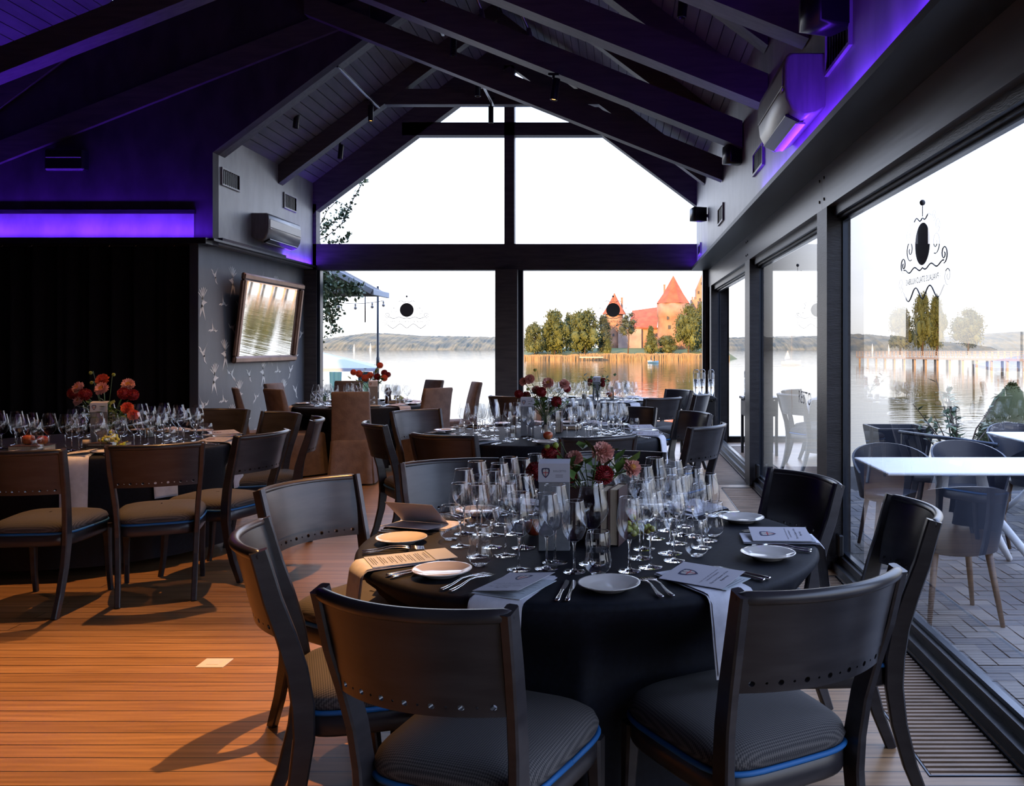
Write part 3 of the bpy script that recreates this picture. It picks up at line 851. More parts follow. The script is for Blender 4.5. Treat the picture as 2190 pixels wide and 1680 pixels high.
aircon(XU, 4.92, 5.86, 2.74, 3.10, .23, 'large satin grey wall air conditioner glowing purple underneath, above the glass doors')
aircon(XL, 10.98, 12.10, 2.78, 3.13, .22, 'grey wall air conditioner above the framed mirror, its near end lit purple')

# ---- small wall speakers on the right wall
def speaker(px, py, D, s, label):
    p = P(px, py, D)
    t = thing('wall_speaker', label, 'speaker', (p.x, D, p.z))
    mb = MB(); T = Matrix.Rotation(R(20), 4, 'Z')
    rows = []
    for yy, k_ in ((-.09 * s, .85), (-.08 * s, 1), (.06 * s, .9), (.10 * s, .7)):
        rows.append([T @ Vector((a * k_ * s, yy, b * k_ * s)) for a, b in ((-.08, -.07), (.08, -.07), (.08, .09), (-.08, .09))])
    b0 = mb.grid(rows, close_u=True); mb.flat = True
    mb.face((b0 + 3, b0 + 2, b0 + 1, b0)); mb.face((b0 + 12, b0 + 13, b0 + 14, b0 + 15)); fix_normals(mb.build('casing', 'black_metal', t))
    mb = MB(); mb.rbox(0.03 * s, XU - p.x, -.02, .02, -.02, .02, .004); mb.build('bracket', 'black_metal', t)
speaker(1569, 334, 8.35, 1.15, 'small black speaker lit purple on the right wall by the middle crossing beam')
speaker(1492, 461, 11.6, 1.15, 'small black speaker seen against the sky at the far right corner')
speaker(1762, 30, 4.42, 1.25, 'black speaker lit purple at the top of the picture above the big air conditioner')

# ---- tilted mirror on the papered wall
t = thing('wall_mirror', 'bronze framed mirror leaning out from the bird wallpaper, reflecting the lake', 'mirror', (XLL + .02, 11.65, 1.24), 0)
t.rotation_euler = (0, R(6.5), 0)
Wm, Hm = 1.00, .90                      # half length along the wall, height
mb = MB()
for a, (y0, y1, z0, z1) in enumerate(((-Wm, Wm, 0, .085), (-Wm, Wm, Hm * 1 - .085 + .22, Hm + .22), (-Wm, -Wm + .085, .085, Hm + .135), (Wm - .085, Wm, .085, Hm + .135))):
    mb.rbox(0, .05, y0, y1, z0, z1, .014)
    mb.rbox(.05, .062, y0 + (.015 if a > 1 else 0), y1 - (.015 if a > 1 else 0), z0 + (.015 if a < 2 else 0), z1 - (.015 if a < 2 else 0), .005)
fix_normals(mb.build('frame', 'frame_bronze', t))
mb = MB(); mb.rbox(.004, .02, -Wm + .084, Wm - .084, .084, Hm + .136, .004); fix_normals(mb.build('mirror_glass', 'mirror', t))

# ---- stickers on the glazing
def logo(parent_mat_T, s, label, name_txt=True):
    """round crest with scrolls, drawn in a local x (reading left to right as seen from outside) / z plane"""
    t = thing('window_sticker', label, 'window sticker')
    t.matrix_world = parent_mat_T
    mb = MB(); b = 40
    mb.poly([(s * math.cos(2 * PI * j / b), 0, s * math.sin(2 * PI * j / b)) for j in range(b)], .0008, (0, 1, 0))
    fix_normals(mb.build('disc', 'sticker', t))
    mb = MB()
    def curve(pts, r_=.010):
        mb.tube([(a * s, 0, c * s) for a, c in pts], r_ * s * 1.6, 4)
    def spiral(cx, cz, r0, a0, turns, sg):
        return [(cx + r0 * (1 - .8 * k / 24) * math.cos(a0 + sg * turns * 2 * PI * k / 24), cz + r0 * (1 - .8 * k / 24) * math.sin(a0 + sg * turns * 2 * PI * k / 24)) for k in range(25)]
    for g in (-1, 1):
        curve([(g * (.0 + k * .1), -1.12 - .1 * math.sin(k * .42)) for k in range(28)], .022)
        curve([(g * (.0 + k * .12), -2.32 + .30 * math.sin(k * .36 - 1.3)) for k in range(24)], .022)
        curve([(g * x_, z_) for x_, z_ in spiral(2.75, -.75, .42, -1.6, 1.4, 1)], .018)
        curve([(g * x_, z_) for x_, z_ in spiral(1.75, -.1, .55, -2.0, 1.4, 1)], .014)
        curve([(g * x_, z_) for x_, z_ in spiral(1.95, .65, .36, -2.0, 1.5, 1)], .012)
        curve([(g * x_, z_) for x_, z_ in spiral(1.5, 1.15, .28, -2.0, 1.5, 1)], .012)
        curve([(g * x_, z_) for x_, z_ in spiral(3.2, -1.75, .42, -1.6, 1.4, -1)], .014)
        curve([(g * (.05 + k * .1), 1.22 - .1 * math.sin(k * .6)) for k in range(12)], .02)
    mb.sphere((0, 0, 1.95 * s), .14 * s, 8, 6); mb.cyl((0, 0, 1.3 * s), (0, 0, 1.85 * s), .02 * s, n=4)
    mb.build('scrollwork', 'sticker_line', t)
    if name_txt:
        me = text_mesh('APVALAUS STALO KLUBAS', .40 * s)
        mb = MB(); mb.flat = True; mb.add_mesh(me, Matrix.Translation((0, 0, -1.68 * s)) @ Matrix.Rotation(R(90), 4, 'X'))
        mb.build('lettering', 'sticker_line', t)
    return t
# stickers are meant to be read from outside: their x axis runs the other way seen from the room
logo(Matrix.Translation((-3.254, YB + .085, 2.004)) @ Matrix.Rotation(PI, 4, 'Z'), .106, 'round dark crest sticker on the rear window beside the awning')
logo(Matrix.Translation((-.106, YB + .085, 2.004)) @ Matrix.Rotation(PI, 4, 'Z'), .106, 'round dark crest sticker on the rear window in front of the castle')
logo(Matrix.Translation((XG + .004, 4.20, 1.93)) @ Matrix.Rotation(R(-90) + PI, 4, 'Z'), .102, 'large round dark crest sticker with scrolls and mirrored lettering on the near glass door')
logo(Matrix.Translation((XG + .004, 7.15, 1.93)) @ Matrix.Rotation(R(-90) + PI, 4, 'Z'), .09, 'faint crest sticker on the middle glass door cut off by the post', False)
t = thing('window_lettering', 'faint grey lettering reading RESTO on the middle glass door', 'window lettering', (XG - .004, 6.85, 1.03))
me = text_mesh('RESTO', .14, spacing=1.15)
mb = MB(); mb.flat = True; mb.add_mesh(me, Matrix.Rotation(R(-90), 4, 'Z') @ Matrix.Rotation(R(90), 4, 'X')); mb.build('letters', 'sticker_line', t)

# ================================================================== outside
WZ = -1.6                                   # lake level
TZ = -.12                                   # terrace level
mb = MB()
ys = [13.45, 40, 120, 400, 1500, 4000]
mb.grid([[(x, y, WZ) for x in (-3000, -300, -30, 0, 30, 300, 3000)] for y in ys])
mb.grid([[(x, y, WZ) for x in (9, 60, 300, 2000)] for y in (-60, 13.45)])
mb.grid([[(x, y, WZ) for x in (1.7, 9)] for y in (11.4, 13.45)])
tag(mb.build('lake', 'water'), kind='structure')

# herringbone paving of the terrace
mb = MB()
L_, W_ = .205, .100
def paver(cx, cy, ang):
    c_, n_ = math.cos(ang), math.sin(ang)
    j = .004
    mb.mi = rnd.choice((0, 0, 1, 2, 0, 1))
    hx, hy = L_ / 2 - j, W_ / 2 - j
    hz = rnd.uniform(-.001, .001)
    q = [(cx + a * hx * c_ - b * hy * n_, cy + a * hx * n_ + b * hy * c_, TZ + hz) for a, b in ((-1, -1), (1, -1), (1, 1), (-1, 1))]
    mb.poly(q)
    i = len(mb.v)
for r_ in range(-60, 75):
    for c_ in range(-8, 60):
        # unit cell of a herringbone laid square to the room
        u, v_ = 0, 0
        x = 1.62 + c_ * W_ + 0
        if True:
            a0 = c_ * W_; 
            k = (r_ - c_) % 4
            y = 2.0 + r_ * W_
            xx = 1.60 + a0
            if not (1.56 < xx < 6.2 and 1.6 < y < 9.6): continue
            if k == 0: paver(xx + L_ / 2 - W_ / 2, y, 0)
            elif k == 1: paver(xx, y + L_ / 2 - W_ / 2, R(90))
mb.mi = 3
mb.poly([(1.5, YN, TZ - .006), (9, YN, TZ - .006), (9, 11.4, TZ - .006), (1.5, 11.4, TZ - .006)])
o = mb.build('terrace_paving', PAV); o['kind'] = 'structure'
mb = MB(); mb.box(1.5, 9, YN, 11.4, WZ - .2, TZ - .01); mb.box(1.46, 1.56, YN, 13.4, WZ, TZ + .05); mb.box(XLL, 1.5, 13.3, 13.44, WZ, -.02)
struct('trim_12', mb, 'dark_wood')

# terrace furniture
def terrace_table(x, y, hx, hy, label):
    t = thing('terrace_table', label, 'table', (x, y, TZ), 0, None)
    mb = MB(); mb.rbox(-hx, hx, -hy, hy, .725, .745, .006); mb.build('table_top', 'white_paint', t)
    for g in (-.62, .62):
        for s_ in (-1, 1):
            mb = MB(); mb.tube([(g * hx * .3, 0, .72), (g * hx * .42, s_ * .05, .45), (g * hx * .9, s_ * hy * .55, .16), (g * hx * 1.2, s_ * hy * .85, .012)], [.034, .030, .028, .022], 8)
            mb.build('leg', 'white_paint', t)
    return t
terrace_table(2.36, 6.0, .64, .40, 'white rectangular terrace table just outside the near glass door')
terrace_table(4.10, 7.95, .60, .38, 'white terrace table farther out beside the conical shrub')
def tub_chair():
    t = thing('tub_chair', 'x', 'chair', (0, 0, TZ), 0, 'dark tub chairs on the terrace')
    rows = []
    K = 20
    for zz in range(7):
        f = zz / 6
        row = []
        for i in range(K + 1):
            a = R(200 + 140 * i / K) if False else R(-20 - 220 * (1 - i / K) + 0)
            a = R(-200 + 220 * i / K)
            mid = math.sin(PI * i / K)
            top = .60 + .19 * mid ** .8
            z = .40 + (top - .40) * f
            rr = .235 + .055 * f
            row.append((rr * math.cos(a) * 1.06, rr * math.sin(a) * .98 + .02, z))
        rows.append(row)
    inner = [[(x * .945, (y - .02) * .945 + .02, z) for x, y, z in r_] for r_ in rows]
    mb = MB(); mb.grid(rows); mb.grid([r_[::-1] for r_ in inner]); mb.grid([rows[-1][::-1], inner[-1][::-1]]); mb.grid([rows[0], inner[0]])
    for j in (0, -1): mb.grid([[r_[j] for r_ in rows], [r_[j] for r_ in inner]])
    fix_normals(mb.build('shell', 'shell', t))
    mb = MB(); mb.lathe([(.001, .445), (.18, .448), (.225, .435), (.235, .41), (.20, .385), (.001, .38)], 24, c=(0, .03, 0)); mb.build('seat', 'shell', t)
    for a, b in ((-1, -1), (1, -1), (-1, 1), (1, 1)):
        mb = MB(); mb.tube([(a * .15, b * .15 + .02, .40), (a * .205, b * .21 + .02, 0)], [.021, .013], 10); mb.build('leg', 'walnut', t)
    return t
tc0 = tub_chair()
tub = [(1.92, 5.02, 0, 'dark tub chair with wooden legs on the near side of the white terrace table'),
       (2.10, 6.72, 180, 'dark tub chair behind the white terrace table, next to the door frame'),
       (2.78, 6.92, 185, 'dark tub chair behind the white terrace table, in front of the leafy shrub'),
       (2.98, 5.35, 10, 'dark tub chair outside the near glass door at the picture edge'),
       (3.55, 7.35, 30, 'dark tub chair standing before the second white terrace table'),
       (3.95, 8.62, 180, 'dark tub chair on the lake side of the second white terrace table')]
for i, (x, y, a, lb) in enumerate(tub):
    if i == 0: tc0.location = (x, y, TZ); tc0['label'] = lb
    else: dup(tc0, (x, y, TZ), R(a), lb)
# planter, shrubs
t = thing('planter', 'tall tapered dark planter at the lake edge of the terrace', 'planter', (3.28, 10.3, TZ))
mb = MB(); rows = []
for z, k_ in ((0, .23), (.60, .32), (.62, .32), (.62, .29), (.52, .28)):
    rows.append([(a * k_, b * k_, z) for a, b in ((-1, -1), (1, -1), (1, 1), (-1, 1))])
mb.flat = True; mb.grid(rows, close_u=True); fix_normals(mb.build('pot', 'shell', t))
mb = MB(); mb.flat = True; mb.poly([(-.28, -.28, .54), (.28, -.28, .54), (.28, .28, .54), (-.28, .28, .54)]); mb.build('soil', 'trench', t)
def leaf(mb, p, d, n_, ln, wd):
    """a pointed, slightly folded leaf"""
    d = Vector(d).normalized(); n_ = Vector(n_); s_ = d.cross(n_)
    if s_.length < 1e-3: s_ = d.orthogonal()
    s_.normalize(); up = s_.cross(d)
    p = Vector(p)
    a = [p, p + d * ln * .45 + s_ * wd * .5 + up * wd * .12, p + d * ln, p + d * ln * .45 - s_ * wd * .5 + up * wd * .12, p + d * ln * .45]
    b = len(mb.v); mb.v += [tuple(q) for q in a]
    mb.face((b, b + 4, b + 1)); mb.face((b + 4, b + 2, b + 1)); mb.face((b, b + 3, b + 4)); mb.face((b + 4, b + 3, b + 2))
def rdir(): 
    a, z = rnd.uniform(0, 2 * PI), rnd.uniform(-1, 1); r_ = math.sqrt(1 - z * z)
    return Vector((r_ * math.cos(a), r_ * math.sin(a), z))
t = thing('leafy_shrub', 'loose leafy shrub with long green leaves growing by the terrace rail', 'shrub', (3.72, 9.6, TZ))
mb = MB(); ml = MB()
for i in range(15):
    a = rnd.uniform(0, 2 * PI); rr = rnd.uniform(.08, .52); h = rnd.uniform(.65, 1.28)
    p0 = Vector((0, 0, .0)); p1 = Vector((rr * .4 * math.cos(a), rr * .4 * math.sin(a), h * .6)); p2 = Vector((rr * math.cos(a), rr * math.sin(a), h))
    mb.tube([p0, p1, p2], [.012, .008, .004], 5)
    for k_ in range(15):
        f = rnd.uniform(.25, 1); q = p1.lerp(p2, (f - .5) * 2) if f > .5 else p0.lerp(p1, f * 2)
        d = rdir(); d.z = d.z * .5 + .1
        leaf(ml, q, d, (0, 0, 1), rnd.uniform(.09, .17), rnd.uniform(.045, .075))
mb.build('stems', 'walnut', t); ml.build('leaves', 'ivy', t)
def blob(mb, c, r_, n=12, k=8, amp=.12, sx=1, sy=1, sz=1, fr=2.0):
    b = len(mb.v); mb.sphere((0, 0, 0), 1, n, k)
    for i in range(b, len(mb.v)):
        p = Vector(mb.v[i]); f = r_ * (1 + amp * noise.noise(p * fr + Vector(c)))
        mb.v[i] = (c[0] + p.x * f * sx, c[1] + p.y * f * sy, c[2] + p.z * f * sz)
t = thing('conical_shrub', 'clipped cone-shaped evergreen on the terrace behind the second white table', 'shrub', (4.55, 10.1, TZ))
mb = MB(); mb.lathe([(.001, .02), (.34, .05), (.42, .25), (.36, .6), (.20, .95), (.06, 1.10), (.001, 1.14)], 20); 
for i in range(1500):
    f = rnd.random(); z = .05 + f * 1.08; rr = .43 * (1 - max(0, (f - .2) / .8) ** 1.6) * (1 if f > .12 else .85)
    a = rnd.uniform(0, 2 * PI); p = Vector((rr * math.cos(a), rr * math.sin(a), z)); d = Vector((math.cos(a), math.sin(a), .6)) + rdir() * .6
    leaf(mb, p, d, rdir(), .05, .022)
mb.build('foliage', 'tree_b', t)
# low rail between planter and the second table
t = thing('terrace_rail', 'low slanting steel rail between the planter and the second white table', 'railing', (2.95, 9.2, TZ))
mb = MB(); mb.tube([(0, 0, .66), (.5, -1.25, .66)], .02, 8); mb.build('handrail', 'alu', t)
for x, y in ((.02, -.05), (.48, -1.2)):
    mb = MB(); mb.box(x - .015, x + .015, y - .015, y + .015, 0, .65); mb.build('post', 'alu', t)

# awning at the left with its post, bulbs and creeper
t = thing('awning', 'grey-edged awning roof on a thin black post beyond the rear window', 'awning', (-4.5, 16.3, 0))
mb = MB()
A = P(829, 634, 16.0); B_ = P(600, 520, 16.6); C_ = P(600, 634, 21)
def tri_slab(pts, th=.05):
    n_ = (Vector(pts[1]) - Vector(pts[0])).cross(Vector(pts[2]) - Vector(pts[0])).normalized()
    mb.poly(pts, th, n_)
off = Vector((4.5, -16.3, 0))
ap = P(560, 500, 18.5)
c1 = P(829, 634, 15.6) + off; hw_, hh_, dp_ = 4.2, 2.25, 1.0
for s0, s1 in ((0, -hw_), (-2 * hw_, -hw_)):
    p = [c1 + Vector((s0, 0, 0)), c1 + Vector((s1, 0, hh_)), c1 + Vector((s1, 0, hh_ + .05)), c1 + Vector((s0, 0, .05))]
    mb.poly(p, dp_, (0, -1, 0))
mb.poly([c1 + Vector((-.02, 0, 0)), c1 + Vector((-hw_, 0, hh_ - .01)), c1 + Vector((-2 * hw_ + .02, 0, 0))], .04, (0, -1, 0))
fix_normals(mb.build('canopy', 'dark_wood', t))
mb = MB()
for s0 in (0, -2 * hw_):
    a_, b_ = c1 + Vector((s0, -dp_ - .01, .03)), c1 + Vector((-hw_, -dp_ - .01, hh_ + .03))
    mb.sweep([a_, b_], [(.02, .05)] * 2, Vector((0, 1, 0)))
mb.sweep([c1 + Vector((.01, 0, .02)), c1 + Vector((.01, -dp_, .02))], [(.02, .05)] * 2, Vector((1, 0, 0)))
fix_normals(mb.build('edge_trim', 'roof_grey', t))
mb = MB(); q = P(808, 640, 15.9)
mb.cyl((q.x + 4.5, q.y - 16.3, WZ + .1), (q.x + 4.5, q.y - 16.3, 2.55), .022, n=8); mb.cyl((q.x + 4.5, q.y - 16.3, 1.1), (q.x + 4.5, q.y - 16.3, 1.25), .032, n=8)
q2 = P(781, 640, 16.2); mb.cyl((q2.x + 4.5, q2.y - 16.3, 1.9), (q2.x + 4.5, q2.y - 16.3, 2.4), .012, n=6)
mb.build('post', 'black_metal', t)
t = thing('string_lights', 'string of small bulbs sagging under the grey-edged awning', 'string lights', (0, 0, 0))
mb = MB(); ml = MB()
pts = [P(700 + i * 12, 643 + 6 * math.sin(PI * i / 10.0), 15.7) for i in range(11)]
mb.tube(pts, .005, 4); mb.build('cable', 'black_metal', t)
for i in (2, 5, 8, 10):
    b = MB(); b.cyl(pts[i], pts[i] - Vector((0, 0, .05)), .015, n=6); b.sphere(pts[i] - Vector((0, 0, .08)), .030, 8, 6); b.build('bulb', 'lens_off', t)
t = thing('marquee', 'low white canvas marquee with turquoise drapes beyond the rear window', 'marquee', (-6.2, 20, WZ + .3))
mb = MB(); o_ = Vector((6.2, -20, -WZ - .3))
e1 = P(808, 787, 19.0); e2 = e1 + Vector((-1.35, 4.5, 0)); e3 = e1 + Vector((-5.5, 4.5, 0)); e4 = e1 + Vector((-5.5, -.3, 0)); pk = P(640, 742, 20.5)
for a, b in ((e1, e2), (e2, e3), (e3, e4), (e4, e1)): mb.poly([a + o_, b + o_, pk + o_])
for a, b in ((e4, e1), (e1, e2)): mb.poly([a + o_, b + o_, b + o_ - Vector((0, 0, .07)), a + o_ - Vector((0, 0, .07))])
fix_normals(mb.build('canvas_roof', 'canvas', t))
for px in (718, 778):
    mb = MB(); q = P(px, 790, 18.95 if px < 750 else 20.5) + o_
    rows = [[(q.x + (i - 4) * .035 * (1 - .35 * f), q.y + .03 * math.sin(i * 2.2), q.z - .05 - f * 1.3) for i in range(9)] for f in (0, .3, .6, 1)]
    mb.grid(rows); mb.build('drape', 'drape', t)
for e_ in (e1, e2, e4):
    mb = MB(); q = e_ + o_; mb.cyl((q.x, q.y, 0), (q.x, q.y, q.z), .03, n=8); mb.build('pole', 'dark_wood', t)
# creeper
t = thing('climbing_creeper', 'leafy creeper hanging from the eaves outside the left end of the rear windows', 'creeper', (-4.7, 14.0, 2.0))
mb = MB(); ml = MB()
def vine(pts, n, spread, ls=.075):
    pts = [P(*q) - Vector((-4.7, 14.0, 2.0)) for q in pts]
    n = int(n * 1.7); ls *= 1.25
    mb.tube(pts, [.007] * (len(pts) - 1) + [.003], 5)
    for i in range(n):
        f = rnd.random() * (len(pts) - 1); k_ = int(f); q = pts[k_].lerp(pts[min(k_ + 1, len(pts) - 1)], f - k_)
        leaf(ml, q + rdir() * spread * rnd.random(), rdir(), rdir(), ls * rnd.uniform(.6, 1.2), ls * .6)
D0 = 14.0
vine([(660, 560, D0), (700, 600, D0), (720, 640, D0), (700, 690, D0)], 180, .26)
vine([(665, 600, D0), (740, 612, D0), (768, 625, D0)], 170, .16)
vine([(670, 590, D0 + .3), (690, 620, D0 + .3), (690, 655, D0)], 260, .28)
vine([(700, 650, D0), (712, 680, D0), (706, 712, D0), (735, 705, D0)], 45, .10, .06)
vine([(668, 640, D0), (690, 672, D0), (684, 690, D0)], 60, .14, .06)
vine([(665, 520, D0), (700, 505, D0), (730, 480, D0), (748, 440, D0), (770, 400, D0), (783, 378, D0)], 70, .06, .06)
vine([(668, 515, D0), (690, 490, D0), (722, 468, D0), (738, 445, D0)], 80, .09, .06)
vine([(675, 500, D0), (700, 450, D0), (720, 430, D0), (745, 440, D0)], 22, .06, .05)
vine([(700, 518, D0), (730, 515, D0), (750, 500, D0)], 40, .07, .06)
vine([(675, 700, D0), (680, 745, D0), (676, 790, D0), (684, 850, D0)], 60, .12, .06)
vine([(676, 860, D0), (700, 850, D0), (690, 880, D0)], 110, .18, .07)
mb.build('stems', 'bark', t); ml.build('leaves', 'ivy', t)

# ---- far shore
def ridge(name, D, pts, m_, seed, rough=4.0):
    mb = MB(); top = []; n = 420
    x0, x1 = pts[0][0], pts[-1][0]
    rows = [[], [], [], []]
    for i in range(n):
        px = x0 + (x1 - x0) * i / (n - 1)
        for a, b in zip(pts, pts[1:]):
            if a[0] <= px <= b[0]: py = a[1] + (b[1] - a[1]) * (px - a[0]) / (b[0] - a[0]); break
        nz = 1.6 * noise.noise(Vector((px * .10, seed, 0))) + 1.3 * noise.noise(Vector((px * .33, seed, 3)))
        q = P(px, py + nz, D)
        for k_, f in enumerate((0, .35, .75, 1)):
            z = WZ - .5 + (q.z - WZ) * f
            y = D - 60 + 110 * f ** 1.5 + 8 * noise.noise(Vector((px * .2, f * 5, seed)))
            rows[k_].append((q.x, y, z + (3 * noise.noise(Vector((px * .25, f * 7, seed + 2))) if 0 < f < 1 else 0)))
    mb.grid(rows)
    rows2 = [rows[3], [(x, y + 200, z - 2) for x, y, z in rows[3]]]
    mb.grid(rows2)
    return tag(mb.build(name, m_), kind='structure')
ridge('hills', 1250, [(560, 733), (640, 728), (700, 718), (760, 710), (820, 711), (880, 716), (960, 717), (1060, 719), (1160, 722)], 'hill', 3)
ridge('hills', 1350, [(1480, 724), (1580, 720), (1640, 718), (1700, 722), (1760, 716), (1830, 712), (1880, 713), (1960, 722), (2050, 726), (2120, 716), (2190, 708), (2400, 700), (2800, 712)], 'hill', 9)
# ---- castle island
t_is = MB()
rows = []
for f, zz in ((0, WZ - .3), (.18, WZ + .5), (.5, .35), (1, 1.3)):
    row = []
    for i in range(50):
        px = 1095 + i * 9.2
        D = 214 + 5 * noise.noise(Vector((px * .03, 1, 0)))
        q = P(px, 700, D + f * 26)
        edge = min(1, i / 4, (49 - i) / 4)
        row.append((q.x, q.y, WZ - .3 + (zz - WZ + .3) * edge))
    rows.append(row)
t_is.grid(rows); t_is.grid([rows[-1], [(x, y + 60, z) for x, y, z in rows[-1]]])
tag(t_is.build('land_island', 'grass'), kind='structure')
mb = MB()
for i in range(5200):
    px = rnd.uniform(1118, 1545); D = 213 + 5 * noise.noise(Vector((px * .03, 1, 0))) + rnd.uniform(-2.5, 3)
    if 1236 < px < 1296 and rnd.random() < .5: continue
    q = P(px, 743, D); h = rnd.uniform(1.1, 1.7) + .35 * noise.noise(Vector((px * .05, 0, 5)))
    if px > 1560: h *= .8
    if px < 1240: h *= .8
    l = rnd.uniform(-.15, .15)
    mb.poly([(q.x - .09, D, WZ - .1), (q.x + .09, D, WZ - .1), (q.x + .03 + l, D + .1, WZ + h), (q.x - .03 + l, D + .1, WZ + h)])
tag(mb.build('reeds', 'reeds'), 'belt of dry golden reeds along the castle island shore', 'reeds', kind='stuff')
def crown(seed, nb, nl, sx, sz, ls, blobs_r=.45, cone=False):
    """unit-height crown mesh made of leaf sprays over lobes"""
    r2 = random.Random(seed); mb = MB(); bl = []
    for i in range(nb):
        z = r2.uniform(.12, .92); wdt = math.sin(PI * min(1, (z * .9 + .12))) ** .7 if not cone else (1.02 - z)
        a = r2.uniform(0, 2 * PI); rr = r2.uniform(.2, .75) * wdt * sx * .5
        br_ = r2.uniform(.45, 1.0) * .185 * (wdt * .6 + .4)
        bl.append((Vector((rr * math.cos(a), rr * math.sin(a), z)), br_))
        blob(mb, (rr * math.cos(a), rr * math.sin(a), z), br_ * .80, 8, 6, .5, fr=5)
    for i in range(nl):
        c_, br_ = bl[r2.randrange(nb)]
        a, z = r2.uniform(0, 2 * PI), r2.uniform(-.8, 1); q = math.sqrt(1 - z * z)
        d = Vector((q * math.cos(a), q * math.sin(a), z))
        p = c_ + d * br_ * r2.uniform(.8, 1.45)
        d2 = (d + Vector((r2.uniform(-1, 1), r2.uniform(-1, 1), r2.uniform(-1, .6))) * .8)
        leaf(mb, p, d2, d, ls * r2.uniform(.6, 1.3), ls * .8)
    return mb
crowns = {}
def tree(px, py_top, py_bot, wpx, D, m_, seed, label, kind='bushy', group=None):
    t = thing('tree', label, 'tree', (0, 0, 0), 0, group)
    b = P(px, py_bot, D); top = P(px, py_top, D); h = top.z - b.z
    wm = wpx * D / F
    t.location = b
    key = (seed, kind, m_)
    if key not in crowns:
        mb = crown(seed, 42 if kind != 'pine' else 16, 4200 if kind != 'pine' else 1400, 1.0, 1, .048, cone=(kind == 'cone'))
        crowns[key] = mb.build('crown', m_, me_only=True)
    c_ = bpy.data.objects.new('crown', crowns[key]); col.objects.link(c_); c_.parent = t
    z0 = .04 if kind != 'pine' else .42
    c_.scale = (wm / .98, wm / .98, h * (1.0 - z0)); c_.location = (0, 0, h * z0)
    mb = MB(); mb.tube([(0, 0, -.8), (.02 * h, 0, h * .4), (0, 0, h * .8)], [.035 * h * .6, .03 * h * .5, .01 * h], 6)
    mb.build('trunk', 'bark', t)
    return t
G_ = None
tree(1143, 688, 758, 50, 222, 'tree_b', 1, 'low bushy tree at the water edge, the left end of the island')
tree(1186, 664, 759, 72, 224, 'tree_a', 2, 'tall round green-gold tree standing left of the sticker on the island')
tree(1218, 668, 757, 34, 232, 'tree_b', 3, 'darker tree squeezed between the two round green-gold trees')
tree(1250, 663, 759, 78, 222, 'tree_a', 4, 'broad green-gold tree beside the small castle tower')
tree(1290, 674, 757, 42, 226, 'tree_c', 5, 'dark open tree just in front of the small castle tower')
tree(1300, 724, 760, 24, 217, 'tree_a', 6, 'small bushy tree at the foot of the small castle tower', 'cone')
tree(1343, 668, 757, 54, 219, 'tree_c', 7, 'lone pine with a bare trunk in front of the castle wall', 'pine')
tree(1392, 697, 759, 44, 217, 'tree_a', 8, 'cone-shaped green tree below the great round tower', 'cone')
tree(1425, 714, 757, 48, 222, 'tree_b', 9, 'low brownish tree at the foot of the great round tower')
tree(1472, 652, 757, 62, 222, 'tree_a', 10, 'tall green-gold tree hiding the right side of the great tower')
tree(1503, 646, 757, 42, 226, 'tree_b', 11, 'tree at the right end of the rear window before the tall brick gable')
tree(1972, 628, 752, 46, 170, 'tree_a', 4, 'tall golden tree across the lake seen in the dark reflection on the near glass door')
tree(2003, 634, 752, 46, 172, 'tree_a', 2, 'golden tree right of the one in the door reflection')
tree(1925, 650, 750, 60, 178, 'tree_b', 9, 'pale tree across the lake behind the white footbridge, towards the frame')
tree(2070, 660, 750, 76, 180, 'tree_b', 10, 'broad tree across the lake to the right of the golden pair')

# ---- castle
t = thing('castle', 'red brick island castle with two round towers and steep tiled roofs across the lake', 'castle', (0, 0, 0))
c0 = P(1400, 757, 245); t.location = c0
def lp(px, py, D): return P(px, py, D) - c0
def tower(px, D, rpx, py_eave, py_apex, rr_px, label_body, label_roof, py_base=757, apexsides=8):
    k_ = D / F; b = lp(px, py_base, D); e = lp(px, py_eave, D); a = lp(px, py_apex, D)
    mb = MB(); H = e.z - b.z
    mb.lathe([(rpx * k_ * 1.04, 0), (rpx * k_, H * .3), (rpx * k_ * .97, H * .72), (rpx * k_ * 1.03, H * .74), (rpx * k_ * 1.03, H)], 28, c=b)
    body = mb.build(label_body, 'brick', t)
    mb = MB(); h = a.z - e.z
    mb.flat = True
    mb.lathe([(rr_px * k_, 0), (rr_px * k_ * .62, h * .34), (rr_px * k_ * .30, h * .68), (.04, h)], apexsides, c=e, a0=.3)
    mb.flat = False
    mb.cyl((a.x, a.y, a.z - .3), (a.x, a.y, a.z + .9), .06, n=5)
    mb.build(label_roof, 'tile', t)
    return body, b, k_
def openings(body, D, pts, rpx, px0):
    for (px, py, wpx, hpx) in pts:
        k_ = D / F; q = lp(px, py, D); r_ = rpx * k_
        dx = (px - px0) * k_; y = q.y - math.sqrt(max(r_ * r_ - dx * dx, .01)) - .06
        mb = MB(); mb.box(q.x - wpx * k_ / 2, q.x + wpx * k_ / 2, y, y + .5, q.z - hpx * k_ / 2, q.z + hpx * k_ / 2); fix_normals(mb.build('arrow_window', 'dark_wood', body))
body, b, k_ = tower(1440, 240, 34, 649, 589, 38, 'great_tower', 'great_tower_roof')
openings(body, 240, [(1427, 680, 5, 8), (1430, 700, 6, 8), (1422, 652, 2, 3), (1438, 652, 2, 3), (1455, 652, 2, 3)], 34, 1440)
body, b, k_ = tower(1314, 245, 18, 672, 626, 27, 'small_tower', 'small_tower_roof')
openings(body, 245, [(1319, 694, 4, 6), (1312, 716, 4, 5)], 18, 1314)
